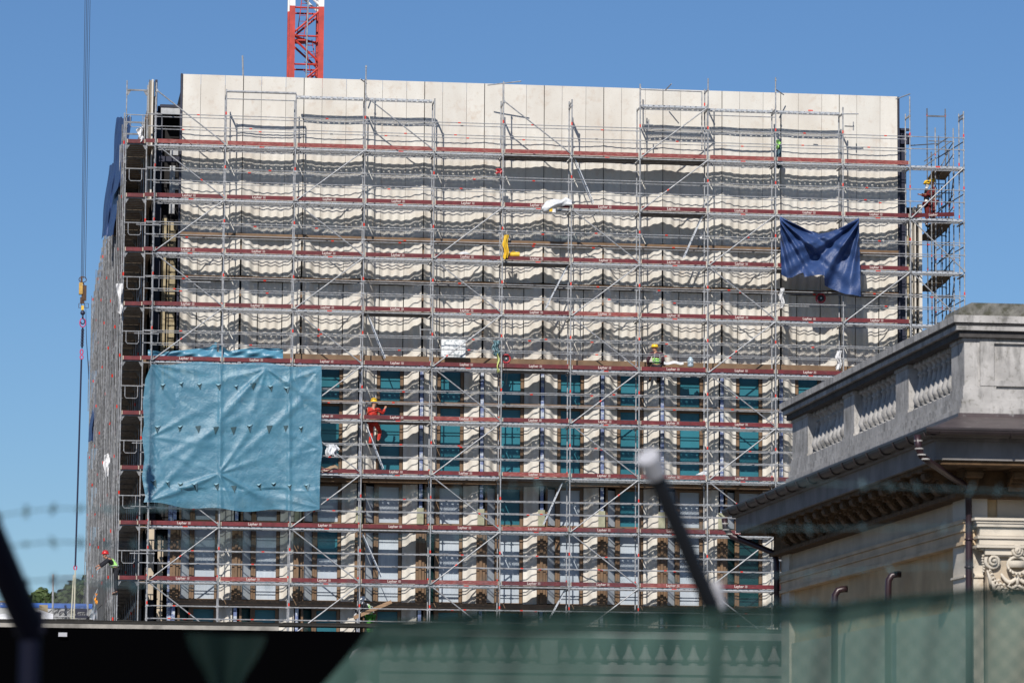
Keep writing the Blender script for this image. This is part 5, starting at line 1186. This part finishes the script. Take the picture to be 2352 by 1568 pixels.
b = MB(); b.path([Vector(netf(i/120, 0))+Vector((0, -.012, 0)) for i in range(121)], .006, 5); b.grid(160, 1, lambda u, v: Vector(netf(u, v*(.10-.05*u)))+Vector((0, -.01, 0))); tag(b.build('netting_hem', 'net_second'), 'dark green hem and cord along the top edge of the foreground netting', 'netting')
b = MB(); p, q, r_ = at(425, 1455, YN), at(610, 1462, YN), at(512, 1660, YN); b.grid(16, 16, lambda u, v: p.lerp(q, u).lerp(r_, v*.97)+Vector((.004*math.sin(v*9)*(2*u-1), -.02-.02*math.sin(u*8), 0))); tag(b.build('netting_fold', 'net_dark', smooth=True), 'folded triangle of green netting before the black wall, lower left', 'netting')
def post(px, pxt, tip, r, m, label, capm=True, base_y=1395, rr=.022, Y=YN+.04):
    root = thing('fence_post', label, 'fence post', (at(px, base_y, Y).x, Y, 0), 'fence posts with slanted arms')
    top_ = at(px, base_y, Y); b = MB(); b.tube((top_.x, Y, 0), top_, r, 12); b.build('upright', m, root, smooth=False)
    b = MB(); t = at(pxt, tip, Y-.28); b.tube(top_+Vector((0, 0, -.02)), t, rr, 12); b.build('arm', m, root)
    if capm:
        b = MB(); d = (t-top_).normalized(); b.tube(t-d*.035, t+d*.02, rr+.006, 12); b.build('cap', 'cap', root)
        b = MB(); b.tube(top_-Vector((0, 0, .03)), top_+Vector((0, 0, .03)), r+.006, 12); b.tube(top_+Vector((.0, -.01, .02)), top_+Vector((.0, -.01, .06)), .018, 10); b.build('clamp', 'cap', root)
    return top_, t
A0 = post(1642, 1494, 1062, .019, 'black_arm', 'black fence post whose pale-capped arm slants up left across the lower facade', True, 1392, .0215)
B0 = post(70, -40, 1190, .024, 'navy_arm', 'navy fence post with slanted arm at the lower left corner', False, 1425, .034, YN-.6)
b = MB(); p = at(80, 1420, YN-.6); b.box(p.x-.022, p.x+.022, p.y-.03, p.y+.03, p.z-.03, p.z+.022); tag(b.build('post_clamp', 'navy_arm'), 'square navy clamp on the lower left fence post', 'clamp')
bwr = thing('barbed_wire', 'three blurred strands of barbed wire strung along the slanted fence arms', 'barbed wire', at(200, 1300, YN))
rb = random.Random(9)
for s_, (y0, y1, y2, Y) in enumerate(((1188, 1095, 1130, YN-.22), (1258, 1215, 1210, YN-.12), (1340, 1335, 1288, YN-.02))):
    b = MB(); pts = []
    for i in range(61):
        px = -300+i*50; 
        y = y0+(y1-y0)*((px+100)/1650) if px < 1550 else y1+(y2-y1)*((px-1550)/800)
        y += 6*math.sin((px+60)/1650*PI*1)*(1 if px < 1550 else 0)-(10*math.sin((px)/260*PI)*(px < 260) if px > 0 else 0)
        pts.append(at(px, y, Y))
    b.path(pts, [.0019 if i < 16 else .0011 for i in range(len(pts))], 5)
    px = -250
    while px < 2500:
        t = (px+300)/50; i = int(t); c = pts[i].lerp(pts[min(i+1, 60)], t-i)
        for q in range(3): a = rb.random()*6; d = Vector((rb.uniform(-.5, .5), math.cos(a), math.sin(a)))*.015; b.tube(c-d, c+d, .0022 if px < 400 else .001, 4)
        b.tube(c-Vector((.006, 0, 0)), c+Vector((.006, 0, 0)), .0055 if px < 400 else .0012, 5)
        px += 62
    b.build('strand', 'wire', bwr)
clf = thing('chain_link_fence', 'blurred chain link fence panel behind the netting at the lower right', 'fence', at(2100, 1568, YN+.15))
b = MB(); YL = YN+.12; xa, xb = at(1640, 1500, YL).x, at(2500, 1500, YL).x; zt_ = at(2000, 1378, YL).z; zb_ = 1.75; d_ = .05
x = xa
while x < xb:
    n_ = 0; pts = []; z = zt_
    while z > zb_: pts.append((x+(d_/2 if n_ % 2 else 0)-.0*n_, YL+(.002 if n_ % 2 else -.002), z)); z -= d_/2*1.0; n_ += 1
    b.path(pts, .0022, 4); b.path([(2*x+d_/2-p[0]+0, p[1], p[2]) for p in pts], .0022, 4) if False else None
    x2 = x+d_/2; b.path([(x2+(d_/2 if (i % 2) == 0 else 0), p[1]+.001, p[2]) for i, p in enumerate(pts)], .0022, 4)
    x += d_
b.build('wire_mesh', 'wire', clf)
